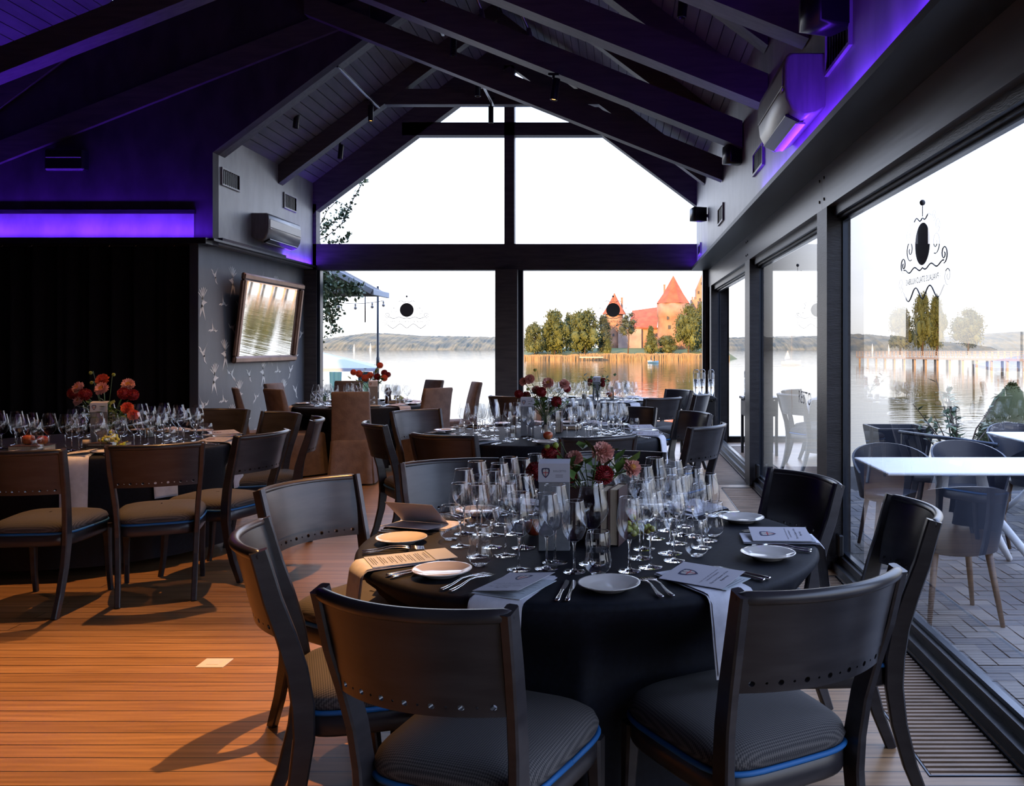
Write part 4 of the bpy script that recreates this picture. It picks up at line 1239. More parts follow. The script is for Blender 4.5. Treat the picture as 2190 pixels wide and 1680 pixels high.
def chimney(px, py0, py1, wpx, D):
    q0, q1 = lp(px, py1, D), lp(px, py0, D); h = wpx * D / F / 2
    mb = MB(); mb.box(q0.x - h, q0.x + h, q0.y - h, q0.y + h, q0.z, q1.z - .25); mb.box(q0.x - h * 1.25, q0.x + h * 1.25, q0.y - h * 1.25, q0.y + h * 1.25, q1.z - .25, q1.z)
    fix_normals(mb.build('chimney', 'brick', t))
chimney(1421, 608, 650, 4, 246); chimney(1330, 636, 672, 4, 248)
# hall between the towers
a, b, c_, d = lp(1352, 664, 252), lp(1410, 656, 252), lp(1405, 700, 243), lp(1366, 700, 243)
mb = MB(); mb.poly([c_, b, a, d, ], .4, (0, 0, -1)); mb.poly([a, d, lp(1345, 700, 243)], .4, (0, 0, -1)); fix_normals(mb.build('hall_roof', 'tile', t))
mb = MB()
q0, q1 = lp(1368, 757, 243.5), lp(1408, 700, 243.5); mb.box(q0.x, q1.x, q0.y, q0.y + 8, q0.z, q1.z)
fix_normals(mb.build('hall_wall', 'brick', t))
mb = MB(); q0, q1 = lp(1322, 757, 242), lp(1372, 703, 242); mb.box(q0.x, q1.x, q0.y, q0.y + 8, q0.z, q1.z); fix_normals(mb.build('curtain_wall', 'brick_pale', t))
mb = MB(); q0, q1 = lp(1290, 757, 244), lp(1322, 690, 244); mb.box(q0.x, q1.x, q0.y, q0.y + 8, q0.z, q0.z + (q1.z - q0.z) * .8); fix_normals(mb.build('side_wall', 'brick_pale', t))
# palace gable at the right
q0, q1 = lp(1489, 757, 262), lp(1524, 640, 262)
mb = MB(); mb.box(q0.x, q1.x, q0.y, q0.y + 14, q0.z, q1.z); fix_normals(mb.build('palace_wall', 'brick', t))
mb = MB(); a, b, c_, d = lp(1489, 640, 262), lp(1489, 618, 262), lp(1506, 578, 262), lp(1524, 600, 262)
mb.poly([a, lp(1524, 640, 262), d, c_, b], 4, (0, 1, 0)); fix_normals(mb.build('palace_gable', 'brick', t))
mb = MB()
for px, py in ((1494, 625), (1501, 606), (1497, 640)):
    q = lp(px, py, 261.9); mb.box(q.x - .25, q.x + .25, q.y - .1, q.y + .1, q.z - .4, q.z + .4)
fix_normals(mb.build('gable_windows', 'dark_wood', t))
q0, q1 = lp(1479, 757, 256), lp(1492, 640, 256)
mb = MB(); mb.box(q0.x, q1.x, q0.y, q0.y + 5, q0.z, q1.z)
for i in range(3): x = q0.x + .1 + i * .65; mb.box(x, x + .35, q0.y, q0.y + 1, q1.z, q1.z + .8)
fix_normals(mb.build('battlement', 'brick', t))
# pontoon, boats, bridge
t = thing('pontoon', 'pale wooden bathing pontoon in front of the island reeds', 'pontoon', P(1265, 764, 206))
mb = MB(); mb.box(-2.8, 2.8, -.7, 1.2, .15, .42); fix_normals(mb.build('deck', 'pale_wood', t))
for i in range(6):
    mb = MB(); x = -2.6 + i * 1.04; mb.box(x - .12, x + .12, -.5, -.3, -1.2, .15); fix_normals(mb.build('post', 'dark_wood', t))
t.location.z = WZ + .45
def hull(mb, L_, W_, H_):
    rows = []
    for i in range(9):
        f = i / 8; x = -L_ / 2 + L_ * f; wd = W_ / 2 * (1 - (abs(f - .42) / .58) ** 2.4) + .02
        rows.append([(x, -wd, H_ * (1 + .35 * (f - .4) ** 2 * 4)), (x, -wd * .7, H_ * .3), (x, 0, -.12), (x, wd * .7, H_ * .3), (x, wd, H_ * (1 + .35 * (f - .4) ** 2 * 4))])
    mb.grid(rows); mb.grid([[r_[0] for r_ in rows], [r_[4] for r_ in rows]])
q = P(1397, 775, 170); t = thing('rowing_boat', 'small blue and white rowing boat on the golden water', 'boat', (q.x, q.y, WZ))
mb = MB(); hull(mb, 2.1, .8, .35); fix_normals(mb.build('hull', 'boat_blue', t))
mb = MB(); mb.box(-1.1, -.2, -.3, .3, .3, .48); fix_normals(mb.build('bow_deck', 'white_paint', t))
mb = MB(); mb.tube([(-.4, 0, .4), (-.4, 0, .75)], [.14, .1], 6); mb.sphere((-.4, 0, .9), .12, 8, 6); fix_normals(mb.build('rower', 'shell', t))
q = P(1692, 775, 150); t = thing('sailing_boat', 'moored white sailing boat with a bare mast seen in the middle glass door', 'boat', (q.x, q.y, WZ))
mb = MB(); hull(mb, 3.4, 1.2, .6); fix_normals(mb.build('hull', 'white_paint', t))
mb = MB(); mb.cyl((.1, 0, .4), (.1, 0, 7.0), .05, .03, n=6); mb.build('mast', 'pale_wood', t)
mb = MB(); mb.poly([(-.2, -.03, 1.2), (-1.2, -.03, 1.0), (-.6, -.03, 2.6)], .05, (0, 1, 0)); mb.box(-1, .6, -.4, .4, .6, .85); fix_normals(mb.build('cabin', 'white_paint', t))
for px, py, h, lb in ((757, 745, 14, 'tiny white sail on the far lake left of the awning post'), (792, 745, 16, 'tiny white sail on the far lake right beside the awning post')):
    q = P(px, 745, 900); k_ = 900 / F
    t = thing('far_sail', lb, 'sailboat', (q.x, 900, WZ)); mb = MB(); mb.poly([(-2 * k_, 0, 0), (2 * k_, 0, 0), (.3 * k_, 0, h * k_)], .1, (0, 1, 0)); fix_normals(mb.build('sail', 'white_paint', t))
t = thing('footbridge', 'long white timber footbridge on stilts crossing the lake', 'bridge', (46, 140, 0))
o_ = Vector((46, 140, 0))
n = 22
A = P(1842, 762, 168) - o_; B_ = P(2600, 772, 82) - o_; A.z = -.35; B_.z = .0
dirv = (B_ - A)
def along(mb, z0, z1, w0, w1):
    s_ = Vector((-dirv.y, dirv.x, 0)).normalized()
    q = [A + s_ * w0, B_ + s_ * w0, B_ + s_ * w1, A + s_ * w1]
    b = len(mb.v); mb.v += [(p.x, p.y, p.z + z) for z in (z0, z1) for p in q]
    for f in ((0, 3, 2, 1), (4, 5, 6, 7), (0, 1, 5, 4), (1, 2, 6, 5), (2, 3, 7, 6), (3, 0, 4, 7)): mb.flat = True; mb.face([b + i for i in f])
mb = MB(); along(mb, -.22, .1, -1, 1); fix_normals(mb.build('deck', 'pale_wood', t))
mb = MB()
for z in (.45, .78, 1.08): along(mb, z - .04, z + .04, -1, -.95); along(mb, z - .04, z + .04, .95, 1)
for i in range(56):
    p = A + dirv * (i / 55.0); s_ = Vector((-dirv.y, dirv.x, 0)).normalized()
    for g in (-1, 1): q = p + s_ * g * .97; mb.box(q.x - .05, q.x + .05, q.y - .05, q.y + .05, q.z, q.z + 1.1)
fix_normals(mb.build('railing', 'pale_wood', t))
for i in range(n):
    p = A + dirv * ((i + .3) / n); s_ = Vector((-dirv.y, dirv.x, 0)).normalized()
    for g in (-1, 1):
        q = p + s_ * g * .8; mb = MB(); mb.box(q.x - .14, q.x + .14, q.y - .14, q.y + .14, WZ - .5, q.z); fix_normals(mb.build('stilt', 'pale_wood', t))

# ================================================================== chairs
def chair_proto():
    t = thing('dining_chair', 'x', 'chair', (0, 0, 0), 0, None)
    # local frame: the sitter looks along +y, seat centre at the origin
    def arc(u, z, off=0.0):
        """point of the curved back: u in -1..1 across, z height; the middle bulges backwards"""
        hw = .222 + .012 * (z - .65) / .24
        lean = -.245 - .085 * ((z - .45) / .44) ** 1.5
        sag = .068
        y = lean - sag * (1 - u * u) + off
        return (u * hw, y, z)
    # seat
    def seat_rows(z_list):
        rows = []
        for z, k_ in z_list:
            row = []
            for i in range(40):
                a = 2 * PI * i / 40; c_, s_ = math.cos(a), math.sin(a)
                ex = .42
                x = math.copysign(abs(c_) ** ex, c_); y = math.copysign(abs(s_) ** ex, s_)
                wdt = .208 + .036 * (y + 1) / 2
                row.append((x * wdt * k_ * (1 - .05 * max(0, y) * 0), y * .235 * k_ + .005 + .02 * (1 - x * x) * max(0, y), z))
            rows.append(row)
        return rows
    mb = MB(); b = mb.grid(seat_rows([(.436, .97), (.440, 1.0), (.455, 1.02), (.475, .985), (.490, .90), (.500, .74), (.506, .50), (.509, .25), (.510, .02)]), close_u=True)
    mb.build('seat_cushion', 'seat', t)
    mb = MB(); r_ = seat_rows([(.432, 1.012)])[0]; mb.tube(r_ + [r_[0]], .0075, 6); mb.build('piping', 'blue_piping', t)
    mb = MB(); mb.grid(seat_rows([(.365, .93), (.365, .985), (.372, 1.0), (.428, 1.0), (.430, .985), (.430, .5)]), close_u=True); mb.build('seat_frame', 'chairwood', t)
    for g in (-1, 1):
        mb = MB()
        zs = [0, .12, .25, .37, .46, .56, .66, .76, .86, .895]
        pts = []; sec = []
        for z in zs:
            if z <= .42:
                f = z / .42; x = g * (.188 + .012 * f); y = -.315 + .10 * math.sin(f * PI / 2) ** .9
                sec.append((.0145, .019 + .011 * f))
            else:
                x, y, _ = arc(g, z); f = (z - .42) / .47
                y0 = -.215; y = y0 + (y - y0) * min(1, f * 1.6) if f < .625 else y
                sec.append((.0135, .031 - .008 * f))
                x = g * (.200 + (abs(x) - .200) * min(1, f * 1.5)) if f < .67 else x
            pts.append((x, y, z))
        mb.sweep(pts, sec); fix_normals(mb.build('leg', 'chairwood', t))
    for g in (-1, 1):
        mb = MB()
        pts = [(g * .205, .222, .40), (g * .205, .222, .36), (g * .206, .232, .24), (g * .207, .240, .12), (g * .208, .262, 0)]
        mb.sweep(pts, [(.021, .023), (.021, .023), (.017, .018), (.0145, .015), (.013, .014)]); fix_normals(mb.build('leg', 'chairwood', t))
    # back panel with a thickness, its lower edge a gentle arch
    K = 20
    def panel(z_lo, z_hi, th, nz=5, um=1.0):
        rows = []
        for j in range(nz):
            f = j / (nz - 1)
            rows.append([arc((-1 + 2 * i / K) * um, z_lo(-1 + 2 * i / K) + (z_hi - z_lo(-1 + 2 * i / K)) * f) for i in range(K + 1)])
        fr = [[(x, y + th / 2, z) for x, y, z in r_] for r_ in rows]; bk = [[(x, y - th / 2, z) for x, y, z in r_] for r_ in rows]
        mb = MB(); mb.grid(fr); mb.grid([r_[::-1] for r_ in bk]); mb.grid([bk[0][::-1], fr[0][::-1]]); mb.grid([fr[-1][::-1], bk[-1][::-1]])
        for j in (0, -1): mb.grid([[r_[j] for r_ in fr], [r_[j] for r_ in bk]])
        return mb
    arch = lambda u: .700 + .004 * (1 - u * u)
    fix_normals(panel(arch, .884, .020).build('back_panel', 'chairwood', t))
    mb = MB(); pts = [arc(-1.045 + 2.09 * i / 24, .884, -.004) for i in range(25)]
    mb.tube(pts, [.010] + [.0155] * 23 + [.010], 10); fix_normals(mb.build('top_rail', 'chairwood', t))
    # perforated lower rail: seven large and six small round holes
    mb = MB(); zl, zh, th = .655, .700, .016
    cells = []
    tot = 13; us = -.90; du = 1.80 / tot
    for i in range(tot): cells.append((us + i * du, us + (i + 1) * du, .0068 if i % 2 == 0 else .0030))
    def W(u, z, o): return arc(u, z + .004 * (1 - u * u), o)
    mb.flat = True
    for (u0, u1, rad) in cells:
        uc, zc = (u0 + u1) / 2, (zl + zh) / 2; n = 16
        hu, hz = (u1 - u0) / 2, (zh - zl) / 2
        outer, inner = [], []
        for j in range(n):
            a = 2 * PI * j / n; c_, s_ = math.cos(a), math.sin(a); m_ = max(abs(c_), abs(s_))
            outer.append((uc + hu * c_ / m_, zc + hz * s_ / m_)); inner.append((uc + rad / .222 * c_, zc + rad * s_))
        for o_, rev in ((th / 2, 0), (-th / 2, 1)):
            A_ = [mb.vert(W(u, z, o_)) for u, z in outer]; B_ = [mb.vert(W(u, z, o_)) for u, z in inner]
            for j in range(n):
                k_ = (j + 1) % n; q = (A_[j], A_[k_], B_[k_], B_[j]); mb.face(q[::-1] if rev else q)
        A_ = [mb.vert(W(u, z, th / 2)) for u, z in inner]; B_ = [mb.vert(W(u, z, -th / 2)) for u, z in inner]
        for j in range(n): k_ = (j + 1) % n; mb.face((A_[j], A_[k_], B_[k_], B_[j]))
        A_ = [mb.vert(W(u, zl, o_)) for u in (u0, u1) for o_ in (th / 2, -th / 2)]; mb.face((A_[0], A_[1], A_[3], A_[2]))
    for u0, u1 in ((-.985, -.90), (.90, .985)):
        q = [mb.vert(W(u, z, o_)) for o_ in (th / 2, -th / 2) for z in (zl, zh) for u in (u0, u1)]
        mb.face((q[0], q[1], q[3], q[2])); mb.face((q[4], q[6], q[7], q[5])); mb.face((q[0], q[4], q[5], q[1]))
    mb.build('perforated_rail', 'chairwood', t)
    return t
chair0 = chair_proto(); used = [0]; SEATS = []
SW = -.31                                     # distance of the rail chord behind the seat centre
def chair(x, y, deg, label, group=None):
    """x, y: middle of the line through the two ends of the top rail; deg: facing, 0 = away from the camera, positive = to the right"""
    a = -R(deg)
    px = x + .325 * math.sin(R(deg)); py = y + .325 * math.cos(R(deg))
    if used[0] == 0:
        o = chair0; o.location = (px, py, 0); o.rotation_euler = (0, 0, a); o['label'] = label
    else: o = dup(chair0, (px, py, 0), a, label)
    if group: o['group'] = group
    used[0] += 1; SEATS.append((px, py, R(deg), .27, .275))
    return o
GA = 'dark wooden chairs around the nearest table'
chair(-.445, 1.862, 20, 'dark wooden chair nearest the viewer with its perforated back before the long hanging napkin', GA)
chair(.467, 2.015, -28, 'dark wooden chair nearest the glass doors on the viewer side of the nearest table', GA)
chair(.975, 2.93, -88, 'dark wooden chair beside the floor grille, seen side-on at the nearest table', GA)
chair(.76, 3.62, -113, 'dark wooden chair at the nearest table standing before the post of the glass doors', GA)
chair(-.01, 4.42, 180, 'dark wooden chair on the far side of the nearest table behind the dahlias', GA)
chair(-.79, 4.10, 156, 'dark wooden chair behind the propped menu at the nearest table, its back facing the viewer', GA)
chair(-1.23, 3.46, 120, 'dark wooden chair with orange seat at the nearest table, all its holes showing', GA)
chair(-1.03, 2.51, 69, 'dark wooden chair seen edge-on, casting the curved shadow on the pine floor', GA)
GB = 'dark wooden chairs around the table by the curtain'
chair(-3.16, 4.55, -6, 'dark wooden chair at the table by the curtain, cut by the picture edge', GB)
chair(-2.58, 4.84, -23, 'dark wooden chair at the curtain table, a white napkin showing through its back', GB)
chair(-2.25, 5.48, -74, 'dark wooden chair side-on at the table by the curtain, with the wide brown seat', GB)
chair(-2.33, 6.60, -108, 'dark wooden chair, pale curved back edge, between the curtain table and slipcovered chair', GB)
chair(-2.79, 7.16, -147, 'dark wooden chair with its brown back lit, behind the orange menus', GB)
chair(-3.44, 7.55, -170, 'dark wooden chair on the far side of the table by the curtain', GB)
GC = 'dark wooden chairs around the middle table'
chair(-1.73, 6.17, 59, 'dark wooden chair at the middle table, next to the brown slipcovered chair', GC)
chair(-1.735, 7.42, 134, 'dark wooden chair with pale perforated back at the far left of the middle table', GC)
chair(-1.09, 5.37, 25, 'dark wooden chair with its plain dark back towards us, left of the middle table napkin', GC)
chair(-.13, 5.26, -20, 'dark wooden chair whose back rises just above the pink dahlia of the nearest table', GC)
chair(.60, 6.00, -55, 'dark wooden chair at the right of the middle table nearest the glass doors', GC)
chair(.61, 7.18, -118, 'dark wooden chair with rounded back behind the one nearest the doors at the middle table', GC)
chair(.09, 7.80, -165, 'brown-lit wooden chair on the far side of the middle table behind its glasses', GC)
GD = 'dark wooden chairs around the rear right table'
chair(.46, 9.30, -33, 'dark wooden chair with tall back and open frame at the rear right table', GD)
chair(.74, 11.0, -128, 'dark wooden chair farthest back beside the water dispensers', GD)
chair(.94, 10.05, -65, 'dark wooden chair in front of the black sideboard', GD)
chair(-1.24, 9.6, 28, 'dark wooden chair beside the centre post behind the middle table', GD)

# slipcovered high-back chairs
def slip_proto():
    t = thing('slipcovered_chair', 'x', 'chair')
    mb = MB(); rows = []
    for z, hw, y0, y1 in ((.44, .205, -.235, -.15), (.55, .20, -.245, -.165), (.75, .192, -.275, -.205), (.90, .190, -.305, -.245), (.955, .192, -.318, -.262), (.975, .186, -.315, -.268)):
        c_ = .012
        rows.append([(-hw, y0 + c_, z), (-hw + c_, y0, z), (0, y0 - .004, z), (hw - c_, y0, z), (hw, y0 + c_, z), (hw, y1 - c_, z), (hw - c_, y1, z), (0, y1 + .003, z), (-hw + c_, y1, z), (-hw, y1 - c_, z)])
    b = mb.grid(rows, close_u=True); n = 10
    mb.face([b + 5 * n + j for j in range(n)])
    fix_normals(mb.build('back_cover', 'slip', t))
    mb = MB(); rows = []
    def ring(z, k_, fold, h=0):
        row = []
        N = 96
        for i in range(N):
            a = 2 * PI * i / N; c_, s_ = math.cos(a), math.sin(a); m_ = max(abs(c_), abs(s_))
            ex = .2; x = math.copysign(abs(c_) ** ex, c_); y = math.copysign(abs(s_) ** ex, s_)
            pleat = 0
            for pa in (45, 135, 225, 315, 270, 90):
                d = abs((math.degrees(a) - pa + 180) % 360 - 180)
                if d < 7: pleat += -.030 * (1 - d / 7)
            f = k_ + fold * (pleat * 3 + .012 * math.sin(a * 9 + 1))
            row.append((x * .215 * f, y * .24 * f - .01, z))
        return row
    rows = [ring(.02, 1.15, 1), ring(.15, 1.10, .9), ring(.32, 1.04, .4), ring(.42, 1.01, .1), ring(.455, 1.0, 0), ring(.475, .95, 0), ring(.48, .8, 0), ring(.482, .4, 0), ring(.483, .01, 0)]
    mb.grid(rows, close_u=True); fix_normals(mb.build('skirt', 'slip', t))
    return t
slip0 = slip_proto(); slips = [
    (-2.78, 8.98, -9, 'brown slipcovered chair with pleated skirt squarely in front of the rear left table'),
    (-4.33, 9.80, 62, 'narrow brown slipcovered chair seen edge-on nearest the bird wallpaper'),
    (-4.42, 11.1, 100, 'brown slipcovered chair with pale top edge against the bird wallpaper, behind another'),
    (-3.80, 9.55, 40, 'brown slipcovered chair with a wide dark back at the left of the rear left table'),
    (-3.72, 11.95, 176, 'brown slipcovered chair behind the rear left table under the dahlias'),
    (-2.62, 12.3, -140, 'brown slipcovered chair farthest back beside the lake window'),
    (-2.05, 9.82, -48, 'brown slipcovered chair on the right of the rear left table with a creased back'),
    (-1.90, 11.55, -115, 'brown slipcovered chair standing apart before the bright lake beside the centre post')]
for i, (x, y, deg, lb) in enumerate(slips):
    px = x + .29 * math.sin(R(deg)); py = y + .29 * math.cos(R(deg))
    if i == 0: slip0.location = (px, py, 0); slip0.rotation_euler = (0, 0, -R(deg)); slip0['label'] = lb; slip0['group'] = 'brown slipcovered chairs around the rear left table'
    else: dup(slip0, (px, py, 0), -R(deg), lb)
    SEATS.append((px, py, R(deg), .27, .30))

# ================================================================== tables
TH = .75
TABLES = {   # centre x, y, radius, azimuths of the settings (0 = towards the camera, positive to the right), name
    'a': (-.11, 3.10, .80, [-16, 31, 88, 141, 182, -156, -110, -60]),
    'b': (-3.72, 6.25, .95, [22, 52, 90, 130, 172, -150, -60, -12]),
    'c': (-.60, 6.95, .96, [-28, 24, 72, 112, 152, -170, -128, -75]),
    'd': (-3.12, 10.5, .82, [-55, 14, 52, 100, 150, -165, -110]),
    'e': (-.35, 11.2, .82, [-50, 40, 88, 130, 180, -130, -90]),
}
WHERE = {'a': 'nearest table', 'b': 'curtain table', 'c': 'middle table', 'd': 'rear left table', 'e': 'rear right table'}
def cloth(key, seed):
    cx, cy, R_, az = TABLES[key]
    r2 = random.Random(seed)
    t = thing('round_table', 'round banquet table under the black cloth, the ' + WHERE[key], 'table', (cx, cy, 0), 0, None)
    mb = MB(); mb.lathe([(.001, .70), (R_ - .03, .70), (R_ - .02, .71), (R_ - .02, .735), (R_ - .03, .745), (.001, .745)], 48); mb.build('tabletop', 'dark_wood', t)
    mb = MB(); mb.lathe([(.05, .03), (.045, .35), (.055, .70)], 16); mb.build('pedestal', 'black_metal', t)
    mb = MB(); mb.lathe([(.28, 0), (.28, .015), (.06, .035)], 32); mb.build('base', 'black_metal', t)
    N = 240
    fr = [(3, r2.uniform(0, 6), .4), (7, r2.uniform(0, 6), .75), (11, r2.uniform(0, 6), .8), (16, r2.uniform(0, 6), .35), (23, r2.uniform(0, 6), .15)]
    prof = [(0.0, .7505)] + [(R_ * f, .7505) for f in (.3, .6, .85, .95)]
    rows = []
    for r_, z in prof: rows.append([(max(r_, .001) * math.cos(2 * PI * i / N), max(r_, .001) * math.sin(2 * PI * i / N), z) for i in range(N)])
    for k_ in range(1, 5):
        a = k_ / 4 * PI / 2; rr = R_ - .022 + .022 * math.sin(a); z = .7505 - .022 + .022 * math.cos(a)
        rows.append([(rr * math.cos(2 * PI * i / N), rr * math.sin(2 * PI * i / N), z) for i in range(N)])
    for k_ in range(1, 15):
        f = k_ / 14; z = .728 - f * (.728 - .075); row = []
        for i in range(N):
            a = 2 * PI * i / N
            w_ = sum(am * math.sin(n * a + ph) for n, ph, am in fr)
            w_ = math.tanh(w_ * .9)
            rr = R_ + .004 + .020 * f + (.040 * f ** 1.1) * w_ 
            zz = z + (.012 * w_ * f if k_ == 14 else 0)
            vx, vy = rr * math.cos(a), rr * math.sin(a)
            ramp = max(0.0, min(1.0, (.735 - z) / .20)); ramp = ramp * ramp * (3 - 2 * ramp)
            for sx, sy, sa, hw, fy in SEATS:          # the cloth gives way to the seats pushed under the table
                dx, dy = vx + cx - sx, vy + cy - sy
                ly = dx * math.sin(sa) + dy * math.cos(sa); lx = dx * math.cos(sa) - dy * math.sin(sa)
                if -.3 < ly < fy + .02 and abs(lx) < hw + .09:
                    k2 = max(0.0, min(1.0, (hw + .09 - abs(lx)) / .09)); k2 = k2 * k2 * (3 - 2 * k2)
                    s2 = (fy + .02 - ly) * k2 * ramp
                    vx += math.sin(sa) * s2; vy += math.cos(sa) * s2
            row.append((vx, vy, zz))
        rows.append(row)
    mb = MB(); mb.grid(rows, close_u=True)
    o = fix_normals(mb.build('tablecloth', 'cloth', loc=(cx, cy, 0)))
    tag(o, 'black tablecloth falling in folds to the floor over the ' + WHERE[key], 'tablecloth', 'black tablecloths')
for i, k_ in enumerate('abcde'): cloth(k_, 11 + i)

def T_at(key, az, r_in, tang=0.0):
    """table-top point: az degrees, r_in metres in from the rim, tang metres to the sitter's right"""
    cx, cy, R_, _ = TABLES[key]; a = R(az)
    u = Vector((math.sin(a), -math.cos(a), 0)); tt = Vector((-u.y, u.x, 0)) * 1.0   # sitter looks along -u, so right is
    right = Vector((u.y * -1, u.x, 0))
    fwd = -u; right = Vector((fwd.y, -fwd.x, 0))
    r_ = R_ - r_in
    if abs(tang) > .05:                    # follow the rim round
        a2 = a - 0; ang = tang / max(r_, .2)
        d = (u * math.cos(ang) + right * math.sin(ang))
        p = Vector((cx, cy, 0)) + d * r_
        look = -d
    else:
        p = Vector((cx, cy, 0)) + u * r_ + right * tang; look = fwd
    p.z = TH + .001
    return p, math.atan2(-look.x, look.y)    # rotation about z that turns +y onto the look direction

# ---- place setting pieces (local +y points to the table centre)
def plate_proto():
    o = MB(); o.lathe([(.001, .006), (.040, .006), (.050, .0), (.053, .004), (.058, .008), (.084, .016), (.0885, .0195), (.0885, .0215), (.084, .0205), (.060, .012), (.054, .010), (.001, .0095)], 48)
    o = o.build('side_plate', 'porcelain'); return tag(o, 'x', 'plate')
def sweep_flat(mb, outline, zf, th):
    """outline: list of (y, half width); thin bar along y with height function"""
    rows = []
    for y, hw in outline:
        z = zf(y)
        rows.append([(-hw, y, z), (-hw * .5, y, z + th), (hw * .5, y, z + th), (hw, y, z), (hw * .5, y, z - th * .3 + .0), (-hw * .5, y, z - th * .3)])
    b = mb.grid(rows, close_u=True); n = 6
    mb.face([b + j for j in range(n)][::-1]); mb.face([b + (len(rows) - 1) * n + j for j in range(n)])
def fork_proto():
    zf = lambda y: .0035 + .011 * max(0, math.sin((y + .10) / .20 * PI)) ** 1.5 * (1 if y > -.02 else .55)
    mb = MB(); sweep_flat(mb, [(-.100, .006), (-.096, .0095), (-.075, .0095), (-.050, .0065), (-.01, .0035), (.02, .0035), (.034, .009), (.045, .0125), (.052, .0128)], zf, .0022)
    h = fix_normals(mb.build('fork', 'steel'))
    me = h.data
    mb2 = MB(); mb2.v = [tuple(v.co) for v in me.vertices]; mb2.f = [tuple(p.vertices) for p in me.polygons]; mb2.m = [0] * len(mb2.f); mb2.sm = [True] * len(mb2.f)
    for x in (-.0107, -.0036, .0036, .0107):
        mb2.tube([(x, .050, zf(.05) + .0008), (x, .075, zf(.075) + .001), (x * .96, .100, zf(.10) + .0025)], [.0018, .0016, .0009], 5)
    bpy.data.objects.remove(h)
    return tag(fix_normals(mb2.build('fork', 'steel')), 'x', 'fork')
def knife_proto():
    t = thing('knife', 'x', 'knife')
    mb = MB(); sweep_flat(mb, [(-.105, .005), (-.102, .0085), (-.08, .0090), (-.05, .0068), (-.012, .0055), (-.006, .0075), (0, .0055)], lambda y: .004, .0042); fix_normals(mb.build('handle', 'steel', t))
    mb = MB(); mb.poly([(-.005, 0, .003), (.005, 0, .003), (.0085, .03, .003), (.0090, .07, .003), (.006, .095, .003), (-.0045, .108, .003), (-.006, .09, .003), (-.006, .02, .003)], .0013, (0, 0, 1)); fix_normals(mb.build('blade', 'steel', t))
    return t
NW = .078
def napkin_mesh(hang, w_=NW, inside=.26, seed=1, lap=False):
    """folded napkin lying from the centre side over the rim and hanging down; rim at y=0, outside is -y"""
    r2 = random.Random(seed); mb = MB()
    for lay, (o_, ww, dz) in enumerate(((.0, w_, 0), (.0045, w_ * .93, .012))):
        path = [(inside, .0025), (inside * .7, .0025), (inside * .3, .0025), (.02, .0025), (.0, .0005), (-.010, -.006), (-.016, -.018), (-.020, -.05)]
        for k_ in range(1, 7): f = k_ / 6; path.append((-.022 - .018 * f ** 1.3, -.05 - (hang - .05 - dz) * f))
        if lap:
            zb = path[-1][1]; path += [(-.050, zb - .006), (-.07, zb - .009 + dz * .4), (-.11, zb - .010 + dz * .6), (-.155 + dz, zb - .012 + dz * .7)]
        rows = []
        for i, (y, z) in enumerate(path):
            d = o_ if lay == 0 else (.0035)
            f = max(0, -z / hang)
            row = []
            for j in range(9):
                u = -1 + j / 4
                curl = .006 * f * math.sin(u * 2.6 + seed) 
                yy = y - (d if z < -.01 else 0) - curl - .0035 * (1 - u * u) * (1 if z < -.005 else 0)
                row.append((u * ww * (1 - .04 * f), yy, z + (d + .0012 if z > -.006 else 0)))
            rows.append(row)
        mb.grid(rows)
        mb.grid([[(x, y + .0018 * (-1 if z > -.01 else 1) * 0 + (.002 if z < -.01 else 0), z - (.002 if z > -.01 else 0)) for x, y, z in r_][::-1] for r_ in rows])
    return mb
def napkin_proto(hang, seed, lap=False): return tag(napkin_mesh(hang, seed=seed, lap=lap).build('napkin', 'napkin'), 'x', 'napkin')
def shield_pts(cx, cy, s, n=10):
    """shield outline pointing to -y"""
    p = [(-.42, .46), (-.2, .5), (0, .52), (.2, .5), (.42, .46), (.47, .2), (.42, -.08), (.3, -.32), (.15, -.5), (0, -.62), (-.15, -.5), (-.3, -.32), (-.42, -.08), (-.47, .2)]
    return [(cx + a * s, cy + b * s) for a, b in p]
def crest(parent, s, T, name='crest'):
    t = bpy.data.objects.new(name, None)
    mb = MB(); mb.flat = True
    def q(pts, z, mi):
        mb.mi = mi; mb.poly([T @ Vector((a * s, b * s, z)) for a, b in pts])
    q(shield_pts(0, 0, 1)[::-1], .0003, 0)
    def sc_(pts): return pts
    q([(-.30, .02), (-.02, .02), (-.02, .33), (-.30, .33)][::1], .0006, 1); q([(.02, .02), (.30, .02), (.30, .33), (.02, .33)], .0006, 1)
    q([(-.30, -.04), (-.23, -.25), (-.02, -.45), (-.02, -.04)], .0006, 1); q([(.02, -.04), (.02, -.45), (.23, -.25), (.30, -.04)], .0006, 1)
    q([(-.035, -.47), (.035, -.47), (.035, .18), (-.035, .18)], .0009, 2); q([(-.31, -.06), (.31, -.06), (.31, .02), (-.31, .02)], .0008, 2)
    for g in (-1, 1):
        q([(g * .05, .20), (g * .16, .20), (g * .22, .42), (g * .12, .36), (g * .05, .44)][::g], .0010, 1)
    return mb.build(name, ['crest_dark', 'crest_white', 'crest_red'], parent)
TXT = None
def lettering(parent, T, name='lettering', soft=False):
    global TXT
    if TXT is None:
        TXT = [text_mesh('Knights of the Truffle and Wines of Alba', .0068), text_mesh('Lithuanian Delegation', .0085), text_mesh('The 1st Chapter of the', .0115, .35), text_mesh('Beginning', .0115, .35)]
    mb = MB(); mb.flat = True
    for me, dy in zip(TXT, (0, -.012, -.033, -.049)): mb.add_mesh(me, T @ Matrix.Translation((0, dy, .0004)))
    return mb.build(name, 'ink_soft' if soft else 'ink', parent)
